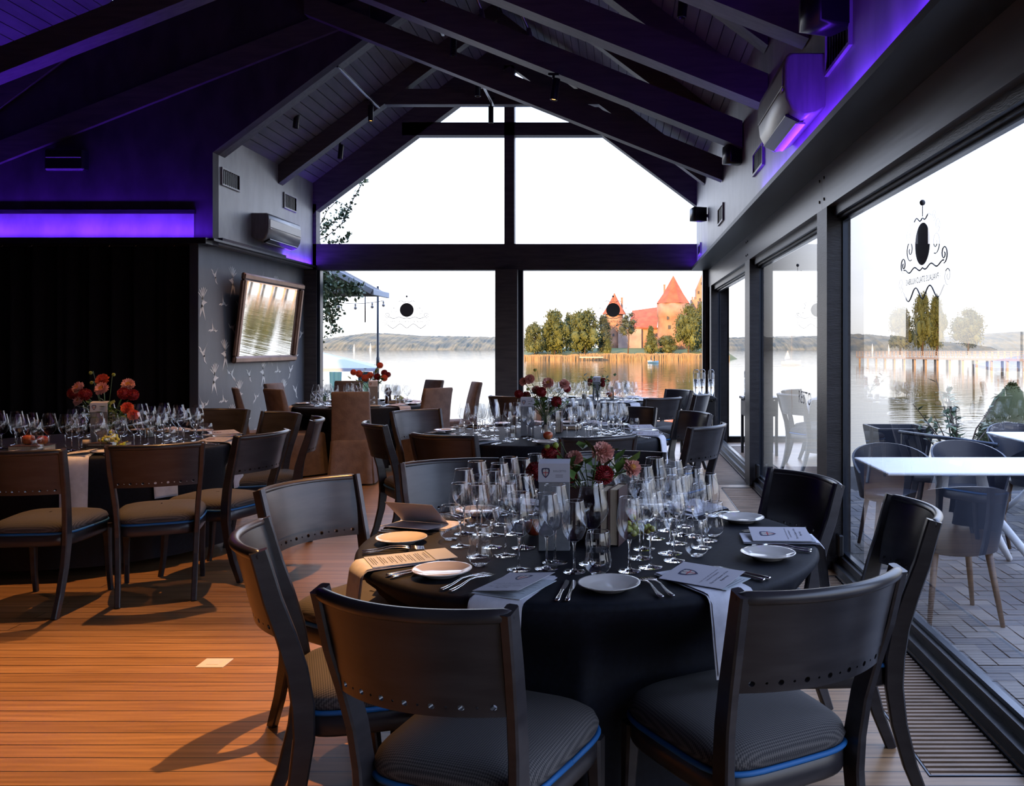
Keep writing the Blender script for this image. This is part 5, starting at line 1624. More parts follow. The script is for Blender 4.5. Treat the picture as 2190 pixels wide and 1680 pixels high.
def lines(parent, x0, x1, y0, y1, n, T, seed=3):
    mb = MB(); mb.flat = True; r2 = random.Random(seed)
    for i in range(n):
        y = y0 + (y1 - y0) * i / max(1, n - 1)
        if i % 4 == 3: continue
        a = r2.uniform(0, .25); b = r2.uniform(.75, 1)
        mb.poly([T @ Vector((x0 + (x1 - x0) * u, y + v, .0005)) for u, v in ((a, -.0011), (b, -.0011), (b, .0011), (a, .0011))])
    return mb.build('printed_lines', 'ink_soft', parent)
MWd, MH = .148, .205
def menu_proto(kind):
    """kind 'closed': folded booklet, front up, cover lifted; 'open': standing open like a roof; 'page': inner page up"""
    t = thing('menu_booklet', 'x', 'menu')
    if kind == 'closed':
        mb = MB(); mb.box(-MWd / 2 + .004, MWd / 2 + .010, -MH / 2 - .012, MH / 2 - .012, .001, .0025); p = mb.build('inner_page', 'paper_blue', t)
        lines(p, -MWd / 2 + .02, MWd / 2, -MH / 2 - .004, MH / 2 - .03, 18, Matrix.Translation((0, 0, .0025)))
        T = Matrix.Translation((-MWd / 2, 0, .004)) @ Matrix.Rotation(R(-7), 4, 'Y')
        mb = MB(); mb.box(0, MWd, -MH / 2, MH / 2, 0, .0008, T=T); c_ = mb.build('cover', 'paper', t)
        crest(c_, .052, T @ Matrix.Translation((MWd / 2, .045, .0008))); lettering(c_, T @ Matrix.Translation((MWd / 2, -.022, .0008)))
    elif kind == 'page':
        mb = MB(); mb.box(-MWd / 2, MWd / 2, -MH / 2, MH / 2, .001, .0025); mb.box(-MWd / 2, MWd / 2, MH / 2 - .01, MH / 2 + .06, .0035, .0045)
        p = mb.build('inner_page', 'paper_blue', t)
        lines(p, -MWd / 2 + .015, MWd / 2 - .015, -MH / 2 + .01, MH / 2 - .02, 26, Matrix.Translation((0, 0, .0027)))
    else:
        T = Matrix.Translation((0, 0, .002)) @ Matrix.Rotation(R(-3), 4, 'Y')
        mb = MB(); mb.box(0, MWd, -MH / 2, MH / 2, 0, .0008, T=T); p = mb.build('back_cover', 'paper', t)
        T = Matrix.Translation((0, 0, .003)) @ Matrix.Rotation(R(-38), 4, 'Y')
        mb = MB(); mb.box(0, MWd, -MH / 2, MH / 2, 0, .0008, T=T); c_ = mb.build('cover', 'paper', t)
        lines(c_, .015, MWd - .015, -MH / 2 + .01, MH / 2 - .02, 22, T @ Matrix.Translation((0, 0, .001)))
    return t
PR = {'plate': plate_proto(), 'fork': fork_proto(), 'knife': knife_proto(), 'nap': [napkin_proto(.32, 1), napkin_proto(.226, 2, True), napkin_proto(.215, 3), napkin_proto(.29, 4)],
      'closed': menu_proto('closed'), 'page': menu_proto('page'), 'open': menu_proto('open')}
first_use = set()
def put(key, loc, rz, label, group=None, idx=None):
    pr = PR[key] if idx is None else PR[key][idx]
    k_ = (key, idx)
    if k_ not in first_use:
        first_use.add(k_); o = pr; o.location = loc; o.rotation_euler = (0, 0, rz); o['label'] = label
        if group: o['group'] = group
    else:
        o = dup(pr, loc, rz, label)
        if group: o['group'] = group
        elif 'group' in o: del o['group']
    return o
def setting(key, az, menu='closed', nap=0, mrot=0.0, cut=True, plate_off=-.275):
    W_ = WHERE[key]; at_ = "at the %s o'clock place of the %s" % (hour(az), W_)
    p, rz = T_at(key, az, .145, plate_off); put('plate', p, rz, 'ivory side plate ' + at_, 'side plates on the ' + W_)
    if cut:
        for i, o_ in enumerate((-.168, -.140)):
            p, rz = T_at(key, az, .125, o_); p.z += .0005; put('fork', p, rz, '%s silver fork %s' % (('outer', 'inner')[i], at_), 'silver forks on the ' + W_)
        for i, o_ in enumerate((.138, .162)):
            p, rz = T_at(key, az, .125, o_); put('knife', p, rz, '%s silver knife %s' % (('inner', 'outer')[i], at_), 'silver knives on the ' + W_)
    p, rz = T_at(key, az, 0, 0); p.z = TH + .002
    put('nap', p, rz, 'white napkin hanging over the edge ' + at_, 'white napkins over the edge of the ' + W_, nap)
    if menu:
        p, rz = T_at(key, az, .125, 0); p.z = TH + .009
        put(menu, p, rz + R(mrot), {'closed': 'folded crested menu', 'page': 'menu turned to its printed lines', 'open': 'menu standing half open'}[menu] + ' ' + at_, 'menus on the ' + W_)
HOURS = ['twelve', 'one', 'two', 'three', 'four', 'five', 'six', 'seven', 'eight', 'nine', 'ten', 'eleven']
def hour(az): return HOURS[round((180 - az) / 30) % 12]
az_ = TABLES['a'][3]
for i, (menu_, nap_, rot_) in enumerate((('closed', 1, -8), ('closed', 2, 25), ('closed', 2, 0), ('closed', 2, 0), (None, 2, 0), ('closed', 2, 10), ('open', 2, 0), ('page', 2, -3))):
    setting('a', az_[i], menu_, nap_, rot_)
for k_ in 'bcde':
    for i, a in enumerate(TABLES[k_][3]):
        setting(k_, a, 'closed', (0, 3)[i % 2] if k_ == 'b' else 2, rnd.uniform(-14, 14), cut=k_ in 'bc')

# ---- wine glasses
def bowl_prof(kind):
    if kind == 'white': return [(.0045, .088), (.016, .093), (.027, .104), (.0355, .122), (.0385, .142), (.0375, .165), (.0335, .190), (.0285, .215)], .088, .034
    if kind == 'red': return [(.005, .098), (.018, .103), (.032, .115), (.042, .135), (.0455, .155), (.0435, .180), (.038, .205), (.0315, .235)], .098, .037
    if kind == 'big': return [(.005, .100), (.012, .104), (.030, .122), (.044, .141), (.0515, .158), (.0485, .180), (.040, .210), (.0335, .245)], .100, .040
def smooth_prof(p, k_=2):
    for _ in range(k_):
        q = [p[0]]
        for a, b in zip(p, p[1:]):
            q.append((a[0] * .75 + b[0] * .25, a[1] * .75 + b[1] * .25)); q.append((a[0] * .25 + b[0] * .75, a[1] * .25 + b[1] * .75))
        q.append(p[-1]); p = q
    return p
def glass_proto(kind, lod=0):
    nseg = (28, 16, 12)[lod]
    if kind == 'tumbler':
        pr = smooth_prof([(.001, .004), (.022, .004), (.036, .016), (.0405, .035), (.036, .056), (.0335, .070), (.0375, .088), (.036, .103), (.0315, .122)], 1 if lod else 2)
        t = thing('tumbler', 'x', 'water glass')
        mb = MB(); mb.cap = False; mb.lathe(pr, nseg); mb.build('wall', 'wineglass', t)
        mb = MB(); mb.lathe([(.001, 0), (.019, 0), (.022, .0035), (.001, .0045)], nseg); mb.build('base', 'stemglass', t)
        mb = MB(); mb.tube([(.0315 * math.cos(2 * PI * i / nseg), .0315 * math.sin(2 * PI * i / nseg), .122) for i in range(nseg + 1)], .0007, 4); mb.build('rim', 'stemglass', t) if lod == 0 else None
        return t
    pr, zs, fr = bowl_prof(kind); t = thing('wine_glass', 'x', 'wine glass')
    mb = MB(); mb.cap = False; mb.lathe(smooth_prof(pr, 2 if lod == 0 else 1), nseg)
    mb.build('bowl', 'wineglass', t)
    mb = MB(); mb.lathe([(.0075, .006), (.0042, .014), (.0032, .03), (.0031, .06), (.0036, zs - .012), (.0052, zs - .003), (.0075, zs + .003), (.001, zs + .0045)], 10 if lod < 2 else 6); mb.build('stem', 'stemglass', t)
    mb = MB(); mb.lathe([(.001, 0), (fr, 0), (fr + .0006, .0008), (fr, .0016), (fr * .5, .0030), (.009, .0062), (.001, .0080)], nseg); mb.build('foot', 'stemglass', t)
    if lod == 0:
        r_, z = pr[-1]; mb = MB(); mb.tube([(r_ * math.cos(2 * PI * i / nseg), r_ * math.sin(2 * PI * i / nseg), z) for i in range(nseg + 1)], .0006, 4); mb.build('rim', 'stemglass', t)
    return t
GP = {}; gused = set()
def glass(kind, x, y, label, group, lod=0, s=1.0, z=TH + .0015):
    key = (kind, lod)
    if key not in GP: GP[key] = glass_proto(kind, lod); o = GP[key]; o.location = (x, y, z); o['label'] = label; o['group'] = group
    else: o = dup(GP[key], (x, y, z), rnd.uniform(0, 6), label, group)
    if s != 1.0: o.scale = (s, s, s)
    elif key in gused: o.scale = (1, 1, 1)
    gused.add(key)
    return o
placed = []
ORD = 'first second third fourth fifth sixth seventh eighth ninth tenth eleventh twelfth thirteenth fourteenth fifteenth sixteenth seventeenth eighteenth nineteenth twentieth'.split()
def cluster(lst, side, group):
    order = sorted(lst, key=lambda q: q[1])
    for n_, (kd, px, py) in enumerate(order):
        gpx(kd, px, py, '%s, %s from the wall side in the %s cluster of the nearest table' % ({'white': 'slim wine glass', 'red': 'wine glass', 'big': 'large wine glass'}[kd], ORD[n_], side), group)
def gpx(kind, px, py, label, group, s=1.0):
    p = S(px, py); placed.append((p.x, p.y)); return glass(kind, p.x, p.y, label, group, 0, s)
gl_, gr_ = 'wine glasses clustered on the wall side of the nearest table', 'wine glasses clustered on the window side of the nearest table'
# single glasses along the front of the nearest table
gpx('red', 1110, 1218, 'wine glass standing alone between the forks and the nearest menu', 'front row of glasses on the nearest table')
gpx('red', 1169, 1216, 'wine glass in front of the grey wine card, first of two side by side', 'front row of glasses on the nearest table', .98)
gpx('white', 1228, 1223, 'slim wine glass beside the curved tumbler at the front of the nearest table', 'front row of glasses on the nearest table')
gpx('big', 1187, 1203, 'large wine glass directly against the grey wine card reading DOLCETTO', 'front row of glasses on the nearest table')
gpx('big', 1266, 1206, 'widest wine glass, behind the curved tumbler and before the upright books', 'front row of glasses on the nearest table', 1.04)
gpx('tumbler', 1279, 1228, 'curved stemless tumbler at the front of the nearest table before the books', 'tumblers on the nearest table', 1.05)
gpx('white', 1346, 1221, 'slim wine glass with apple and grapes seen through it', 'front row of glasses on the nearest table', 1.04)
cluster((('red', 1391, 1213), ('big', 1369, 1193), ('white', 1442, 1199), ('big', 1433, 1183), ('red', 1377, 1174), ('white', 1402, 1152), ('red', 1447, 1162), ('white', 1457, 1144), ('white', 1501, 1171),
                   ('red', 1512, 1156), ('big', 1482, 1146), ('red', 1428, 1134), ('big', 1375, 1140), ('white', 1463, 1126), ('red', 1345, 1120), ('big', 1400, 1112), ('red', 1440, 1112), ('big', 1295, 1112), ('red', 1335, 1100)), 'window-side', gr_)
gpx('tumbler', 1490, 1189, 'curved tumbler half hidden behind the tilted menu', 'tumblers on the nearest table')
gpx('tumbler', 1526, 1146, 'curved tumbler at the outer edge of the window-side cluster', 'tumblers on the nearest table')
cluster((('white', 984, 1168), ('red', 1021, 1190), ('red', 1081, 1188), ('white', 1052, 1170), ('big', 1119, 1171), ('red', 1056, 1144), ('white', 1029, 1142), ('red', 992, 1141),
                   ('white', 1097, 1142), ('big', 1020, 1124), ('red', 1068, 1122), ('big', 1115, 1116), ('big', 1147, 1100), ('red', 1090, 1102), ('red', 1180, 1104)), 'wall-side', gl_)
gpx('tumbler', 1027, 1209, 'curved tumbler right beside the page of printed lines', 'tumblers on the nearest table')
gpx('tumbler', 964, 1154, 'curved tumbler at the wall-side end next to the half open menu', 'tumblers on the nearest table')
PAT = [('tumbler', .16, .245, 'curved tumbler'), ('white', .09, .31, 'outer slim wine glass'), ('red', .15, .345, 'outer wine glass'), ('white', .20, .41, 'inner slim wine glass'),
       ('big', .06, .43, 'inner large wine glass'), ('big', -.045, .33, 'outer large wine glass'), ('white', -.10, .42, 'slim wine glass behind the menu'), ('red', .13, .50, 'innermost wine glass')]
CEN = {'b': [], 'c': [], 'd': [], 'e': []}
def glasses(key, lod, seed, pat=PAT, rmin=.30):
    r2 = random.Random(seed); cx, cy, R_, az = TABLES[key]; pts = []
    for a in az:
        for kd, tg, ri, what in pat:
            p, _ = T_at(key, a, ri * (R_ / .93), tg + (.051 if tg > 0 and abs(tg) <= .05 else 0))
            x, y = p.x + r2.uniform(-.012, .012), p.y + r2.uniform(-.012, .012)
            if any((x - q[0]) ** 2 + (y - q[1]) ** 2 < .073 ** 2 for q in pts): continue
            if math.hypot(x - cx, y - cy) < rmin: continue
            if any((x - q[0]) ** 2 + (y - q[1]) ** 2 < q[2] ** 2 for q in CEN[key]): continue
            pts.append((x, y))
            glass(kd, x, y, "%s at the %s o'clock place of the %s" % (what, hour(a), WHERE[key]), '%s on the %s' % ('tumblers' if kd == 'tumbler' else 'wine glasses', WHERE[key]), lod)
card_pos = {'b': S(211, 957), 'c': S(1128, 932), 'd': S(798, 868), 'e': Vector((-.31, 11.50, TH))}
for k_ in 'bcde': q = card_pos[k_]; CEN[k_].append((q.x, q.y, .10))
glasses('b', 1, 3); glasses('c', 1, 4); glasses('d', 2, 5); glasses('e', 2, 6)

# ---- wine cards
def wine_card(p, rz, key, label, txt=None, detail=True, h=.285, w_=.104):
    t = thing('wine_card', label, 'wine card', (p.x, p.y, TH + .001), rz)
    mb = MB(); mb.rbox(-w_ / 2, w_ / 2, 0, .010, 0, h, .001); mb.box(-w_ / 2, w_ / 2, .01, .045, 0, .004); mb.build('grey_board', 'card_grey', t)
    mb = MB(); mb.box(-w_ / 2 - .001, w_ / 2 + .001, -.0014, -.0002, h - .058, h + .004)
    T2 = Matrix.Translation((0, 0, h + .003)) @ Matrix.Rotation(R(12), 4, 'X')
    mb.box(-w_ / 2, w_ / 2, 0, .05, -.001, 0, T=T2)
    c_ = mb.build('folded_card', 'card_white', t)
    TT = Matrix.Translation((-w_ * .27, -.0016, h - .026)) @ Matrix.Rotation(R(90), 4, 'X')
    crest(c_, .030, TT)
    if txt:
        mb = MB(); mb.flat = True; mb.add_mesh(text_mesh(txt, .0082), Matrix.Translation((w_ * .18, -.0017, h - .022)) @ Matrix.Rotation(R(90), 4, 'X')); mb.build('lettering', 'ink', c_)
    mb = MB(); mb.flat = True
    for i in range(3): mb.poly([(w_ * .18 + u * .014, -.0017, h - .034 - i * .004 + v) for u, v in ((-1, -.0006), (.8, -.0006), (.8, .0006), (-1, .0006))])
    if not txt: mb.poly([(w_ * .18 + u * .015, -.0017, h - .020 + v) for u, v in ((-1, -.0015), (1, -.0015), (1, .0015), (-1, .0015))])
    mb.build('printed_lines', 'ink_soft', c_)
wine_card(S(1185, 1178), 0, 'a', 'tall grey wine card with a white folded top reading DOLCETTO on the nearest table', 'DOLCETTO', h=.288)
for k_, lb in (('b', 'tall grey wine card below the dahlias on the table by the curtain'), ('c', 'tall grey wine card below the dahlias on the middle table'),
               ('d', 'grey wine card before the dahlias on the rear left table'), ('e', 'grey wine card with a white top on the rear right table')):
    wine_card(card_pos[k_], R({'b': 14, 'c': 3, 'd': 8, 'e': 0}[k_]), k_, lb, h=.285 if k_ != 'b' else .30)

# ---- books, fruit, candles
def book(x, y, rz, L_, W_, th, upright, label, z=TH + .001, group=None):
    t = thing('book', label, 'book', (x, y, z), rz, group)
    if upright: dims = (-th / 2, th / 2, -W_ / 2, W_ / 2, 0, L_)
    else: dims = (-L_ / 2, L_ / 2, -W_ / 2, W_ / 2, 0, th)
    a = dims; c_ = .003
    mb = MB()
    if upright:
        mb.box(a[0] + c_, a[1] - c_, a[2], a[3] - c_ * 2, .003, L_ - .003); mb.build('page_block', 'page', t)
        mb = MB(); mb.box(a[0], a[0] + c_, a[2] - .004, a[3], 0, L_); mb.box(a[1] - c_, a[1], a[2] - .004, a[3], 0, L_); mb.box(a[0], a[1], a[3] - c_, a[3], 0, L_)
    else:
        mb.box(a[0] + .003, a[1] - .003, a[2], a[3] - c_ * 2, c_, th - c_); mb.build('page_block', 'page', t)
        mb = MB(); mb.box(a[0], a[1], a[2] - .004, a[3], 0, c_); mb.box(a[0], a[1], a[2] - .004, a[3], th - c_, th); mb.box(a[0], a[1], a[3] - c_, a[3], 0, th)
    mb.build('cover', 'book_cover', t)
    return t
def fruit(kind, x, y, z, s, label, group=None):
    if kind == 'apple':
        t = thing('apple', label, 'apple', (x, y, z), rnd.uniform(0, 6), group)
        mb = MB(); mb.lathe([(.001, .055 * .92), (.008, .052), (.020, .062), (.033, .055), (.038, .038), (.034, .018), (.022, .004), (.010, .001), (.001, .004)], 24); o = mb.build('flesh', 'apple', t)
        mb = MB(); mb.tube([(0, 0, .050), (.003, 0, .066), (.006, .002, .074)], .0018, 5); mb.build('stalk', 'bark', t); t.scale = (s, s, s)
    else:
        mb = MB(); r2 = random.Random(int(x * 1000))
        for i in range(int(26 * s)):
            q = (r2.gauss(0, .028), r2.gauss(0, .022), .012 + abs(r2.gauss(0, .016)))
            mb.sphere(q, .0115, 10, 7)
        mb.tube([(0, 0, .03), (.01, .01, .055), (.03, .01, .06)], .0022, 5)
        t = tag(mb.build('grape_bunch', 'grape', loc=(x, y, z)), label, 'grapes', group)
    return t
def candle(x, y, label, r_=.028, h=.06, z=TH + .001):
    t = thing('candle_glass', label, 'candle', (x, y, z))
    mb = MB(); mb.lathe([(.001, .006), (r_, .006), (r_, h), (r_ * .4, h - .003), (.001, h - .005)], 20); mb.build('candle', 'candle', t)
    mb = MB(); mb.tube([(0, 0, h - .006), (.001, 0, h + .010)], .0012, 5); mb.build('wick', 'ink', t)
    mb = MB(); mb.cap = False; mb.lathe([(.001, .001), (r_ + .006, .001), (r_ + .008, .006), (r_ + .008, h + .03)], 20); mb.build('jar', 'wineglass', t)
p = S(1322, 1168); book(p.x + .002, p.y + .065, R(-14), .195, .13, .034, True, 'old book standing upright with page edges showing, nearer the window, nearest table')
book(p.x - .036, p.y + .052, R(-10), .193, .125, .030, True, 'old book with yellowed pages upright behind the widest wine glass')
book(p.x - .115, p.y + .12, R(80), .185, .13, .034, True, 'dark-covered book standing upright between the vase and the yellowed ones')
q = S(1352, 1150); fruit('grape', q.x + .01, q.y + .03, TH + .002, 1.2, 'bunch of green grapes beside the upright books on the nearest table')
fruit('apple', q.x - .01, q.y + .10, TH + .036, .8, 'red apple resting on the grapes beside the upright books')
q = S(1140, 1150); fruit('apple', q.x, q.y + .04, TH + .001, .9, 'red apple hidden behind the wine card on the nearest table')
# by the curtain
book(-3.86, 5.72, R(6), .22, .15, .04, False, 'closed book lying flat left of the wine card on the table by the curtain')
book(-3.42, 5.84, R(-8), .24, .15, .022, False, 'lower of two books lying stacked under the grapes on the table by the curtain')
book(-3.42, 5.84, R(-4), .22, .14, .022, False, 'upper of two books lying stacked under the grapes on the table by the curtain', z=TH + .0235)
fruit('apple', -3.90, 5.74, TH + .042, 1, 'red apple lying on the flat book by the curtain table'); fruit('apple', -3.80, 5.73, TH + .042, .9, 'second red apple on the flat book by the curtain table')
fruit('grape', -3.40, 5.80, TH + .047, 1.4, 'green grapes heaped on the stacked books at the curtain table'); fruit('grape', -3.28, 5.74, TH + .002, 1.1, 'green grapes spilling off the stacked books')
q = S(184, 958); candle(q.x, q.y + .01, 'cream candle in a glass left of the wine card on the table by the curtain', .026, .055)
q = S(320, 935); candle(q.x, q.y, 'cream candle among the glasses on the window half of the curtain table', .024, .07)
# middle
q = S(1168, 925); book(q.x, q.y + .05, R(4), .175, .13, .045, True, 'upright book with brown page edges beside the wine card on the middle table')
book(q.x + .10, q.y + .07, R(-3), .165, .13, .045, True, 'upright book behind the two wine glasses on the middle table')
q = S(1096, 928); book(q.x, q.y + .06, R(3), .14, .12, .04, True, 'upright book left of the wine card on the middle table')
q = S(1210, 918); book(q.x + .02, q.y + .05, R(-8), .20, .14, .03, False, 'book lying flat on the window side of the middle table')
q = S(1172, 940); fruit('apple', q.x, q.y, TH + .001, .95, 'pale red apple in front of the upright books on the middle table')
q = S(1222, 905); candle(q.x, q.y + .05, 'cream candle on the middle table between the glasses', .028, .08)
# rear
q = S(842, 862); book(q.x + .02, q.y + .05, R(4), .20, .14, .035, False, 'book lying under the fruit on the rear left table')
fruit('grape', q.x + .06, q.y + .05, TH + .037, 1.3, 'green grapes on the book on the rear left table')
mb = MB(); mb.lathe([(.001, 0), (.036, 0), (.04, .02), (.03, .10), (.045, .14), (.03, .17), (.016, .19), (.001, .19)], 16)
tag(mb.build('dark_bottle', 'book_cover', loc=(q.x - .08, q.y + .05, TH + .001)), 'dark red rounded bottle beside the grapes on the rear left table', 'bottle')
q = Vector((-.14, 11.42, 0)); fruit('apple', q.x, q.y, TH + .03, 1.1, 'red apple lit in front of the dark book on the rear right table')
q2 = Vector((-.47, 11.45, 0)); candle(q2.x, q2.y, 'cream candle on the rear right table beside its wine card', .03, .07)
q3 = Vector((-.15, 11.44, 0)); book(q3.x + .04, q3.y + .12, R(5), .16, .12, .05, True, 'dark upright book behind the apple on the rear right table')

# ---- dahlias
def bloom_mesh(kind, seed):
    r2 = random.Random(seed); mb = MB()
    N = {'pompon': 170, 'decorative': 150, 'open': 90}[kind]
    rad = 1.0
    for i in range(N):
        f = (i + .5) / N
        if kind == 'pompon': ph = math.acos(1 - 1.80 * f); plen = .30; pw = .20; base = .80
        elif kind == 'decorative': ph = f ** .62 * 1.95; plen = .62 * (.45 + .55 * min(1, f * 2)); pw = .30; base = .42
        else: ph = .75 + f * 1.05; plen = .62; pw = .26; base = .36
        th = i * 2.399963 + r2.uniform(-.08, .08)
        d = Vector((math.sin(ph) * math.cos(th), math.sin(ph) * math.sin(th), math.cos(ph)))
        d = (d + rdir_(r2) * (.05 if kind == 'pompon' else .12)).normalized()
        s_ = d.cross(Vector((0, 0, 1))); s_ = s_.normalized() if s_.length > 1e-3 else Vector((1, 0, 0))
        up = s_.cross(d)
        p0 = d * base * rad; ln = plen * r2.uniform(.85, 1.12); wd = pw * r2.uniform(.85, 1.1)
        cup = .10 if kind != 'pompon' else .09
        rows = []
        for a, w_, l_ in ((0, .5, 0), (.45, 1, .02), (.8, .85, .10), (1.0, .25, .20 if kind != 'pompon' else .02)):
            c_ = p0 + d * ln * a + up * (l_ * ln)
            rows.append([c_ - s_ * wd * w_ * .5 + up * cup * w_, c_, c_ + s_ * wd * w_ * .5 + up * cup * w_])
        mb.grid(rows)
    blob(mb, (0, 0, 0), .80 if kind == 'pompon' else .42, 14, 10, .03)
    if kind == 'open':
        b = len(mb.m); mb.mi = 1
        for i in range(40):
            f = (i + .5) / 40; ph = f * .8; th = i * 2.4
            d = Vector((math.sin(ph) * math.cos(th), math.sin(ph) * math.sin(th), math.cos(ph)))
            mb.tube([d * .3, d * .56], [.035, .05], 4)
        mb.mi = 0
    return mb
def rdir_(r2):
    a, z = r2.uniform(0, 2 * PI), r2.uniform(-1, 1); q = math.sqrt(1 - z * z)
    return Vector((q * math.cos(a), q * math.sin(a), z))
BM = {}
def dahlia(kind, colr, pos, vase_top, rad, label, group, face=(0, -.6, .6), leafy=True, deep=.10):
    t = thing('dahlia', label, 'dahlia', vase_top - Vector((0, 0, deep)), 0, group)
    key = (kind, colr)
    if key not in BM: BM[key] = bloom_mesh(kind, len(BM) + 3).build('petals', [colr, 'centre'], me_only=True)
    b = bpy.data.objects.new('petals', BM[key]); col.objects.link(b); b.parent = t
    off = pos - t.location
    b.location = off; b.rotation_euler = Vector(face).to_track_quat('Z', 'Y').to_euler(); b.scale = (rad / 1.05,) * 3
    mb = MB(); base = Vector((0, 0, 0)); e_ = off - Vector(face).normalized() * rad * .3
    m1 = Vector((e_.x * .30, e_.y * .30, deep + .01)); m2 = Vector((e_.x * .75, e_.y * .75, e_.z * .78 + .2 * deep))
    mb.tube([base, m1, m2, e_], [.0032, .003, .0028, .0026], 6); s_ = mb.build('stem', 'green', t)
    if leafy:
        ml = MB()
        for i in range(3):
            q = m1.lerp(m2, rnd.uniform(.3, 1)); d = rdir(); d.z = abs(d.z) * .4
            leaf(ml, q, d, (0, 0, 1), rnd.uniform(.05, .085), rnd.uniform(.03, .045))
        ml.build('leaves', 'green', t)
def bud(pos, vase_top, label, group):
    t = thing('dahlia_bud', label, 'flower bud', vase_top - Vector((0, 0, .08)), 0, group)
    off = pos - t.location
    mb = MB(); mb.tube([(0, 0, 0), (off.x * .4, off.y * .4, off.z * .55), (off.x * .85, off.y * .85, off.z * 1.0 + .012), off], [.0022, .002, .0018, .0018], 5); mb.build('stem', 'green', t)
    mb = MB(); mb.sphere(off, .012, 10, 8)
    for k_ in range(5): leaf(mb, off, (math.cos(k_ * 1.26), math.sin(k_ * 1.26), .35), (0, 0, 1), .02, .009)
    mb.build('bud', 'bud', t)
def vase(x, y, h, r_, label):
    t = thing('glass_vase', label, 'vase', (x, y, TH + .001))
    mb = MB(); mb.cap = False; mb.lathe(smooth_prof([(.001, .004), (r_ * .8, .004), (r_, .02), (r_ * .95, h * .6), (r_ * .8, h * .9), (r_ * .9, h)], 1), 24); mb.build('wall', 'wineglass', t)
    mb = MB(); mb.lathe([(.001, .008), (r_ * .75, .008), (r_ * .93, .02), (r_ * .9, h * .55), (.001, h * .55)], 20); mb.build('water', 'stemglass', t)
def bouquet(key, dep, vpx, vh, items, buds, foliage=26):
    """items: (kind, colour, px, py, radius px, depth offset)"""
    W_ = WHERE[key]
    vx = (vpx - CX) * dep / F; vase(vx, dep, vh, .042, 'clear glass vase holding the dahlias on the ' + W_)
    vt = Vector((vx, dep, TH + vh)); g_ = 'dahlias in the vase on the ' + W_
    for kind, c_, px, py, rp, do, lb in items:
        pos = P(px, py, dep + do); rad = rp * (dep + do) / F
        fx = (px - vpx) / 120.0
        dahlia(kind, c_, pos, vt, rad, lb + ' on the ' + W_, g_, (fx * .8, -.75 + do * 2, .55))
    for n_, (px, py, do) in enumerate(sorted(buds)): bud(P(px, py, dep + do), vt, ('only', 'first', 'second', 'third')[0 if len(buds) == 1 else n_ + 1] + ' small green bud from the wall side above the dahlias on the ' + W_, 'dahlia buds on the ' + W_)
    t = thing('foliage_sprig', 'green dahlia leaves filling the vase on the ' + W_, 'foliage', vt - Vector((0, 0, .05)))
    mb = MB()
    for i in range(foliage):
        d = rdir(); d.z = abs(d.z) + .25; d.normalize(); ln = rnd.uniform(.06, .15) * (dep / 6 if dep > 6 else 1)
        e_ = Vector((d.x * ln * 1.3, d.y * ln, d.z * ln + .05)); 
        if i % 3 == 0: mb.tube([(0, 0, 0), e_ * .6, e_], .0018, 4)
        d2 = rdir(); d2.z = abs(d2.z) * .5; leaf(mb, e_, d2, (0, 0, 1), rnd.uniform(.05, .09), rnd.uniform(.028, .05))
    mb.build('leaves', 'green', t)
RD, PK, OR = 'bloom_red', 'bloom_pink', 'bloom_orange'
dep = 3.12
bouquet('a', dep, 1262, .19, [
    ('decorative', PK, 1289, 968, 25, 0, 'largest full pink dahlia'), ('decorative', PK, 1228, 982, 20, .02, 'pink dahlia with a leaf in front'),
    ('open', PK, 1350, 1001, 22, -.02, 'open pink dahlia with an orange centre'), ('pompon', RD, 1291, 1015, 21, -.05, 'round dark red dahlia in front'),
    ('pompon', RD, 1178, 970, 20, .05, 'dark red dahlia behind the top of the wine card'), ('pompon', RD, 1145, 1007, 20, .03, 'dark red dahlia at the wall side of the wine card'),
    ('pompon', RD, 1220, 1016, 17, .02, 'dark red dahlia peeping past the wine card')], [(1171, 957, .04), (1188, 952, .04), (1337, 985, .05)], 34)
dep = 6.02
bouquet('b', dep, 228, .16, [
    ('decorative', OR, 219, 812, 14, 0, 'topmost coral dahlia'), ('open', PK, 219, 832, 16, -.04, 'open pink dahlia below the topmost one'),
    ('open', PK, 170, 830, 15, 0, 'open pink dahlia at the wall side'), ('pompon', RD, 158, 841, 13, .03, 'dark red dahlia farthest towards the wall side'),
    ('pompon', RD, 182, 843, 13, -.05, 'dark red dahlia in front at the wall side'), ('open', PK, 170, 858, 13, .02, 'drooping coral dahlia lowest at the wall side'),
    ('open', PK, 274, 823, 15, .02, 'open pink dahlia at the window side'), ('pompon', RD, 265, 841, 13, -.02, 'dark red dahlia at the window side'),
    ('pompon', RD, 284, 844, 12, 0, 'bright red dahlia farthest towards the window side'), ('decorative', OR, 272, 872, 13, -.10, 'coral dahlia hanging low beside the wine card'),
    ('decorative', OR, 285, 887, 12, -.12, 'lowest coral dahlia seen through a glass')], [(194, 797, .0), (243, 801, 0), (196, 818, .0)], 70)
dep = 6.80
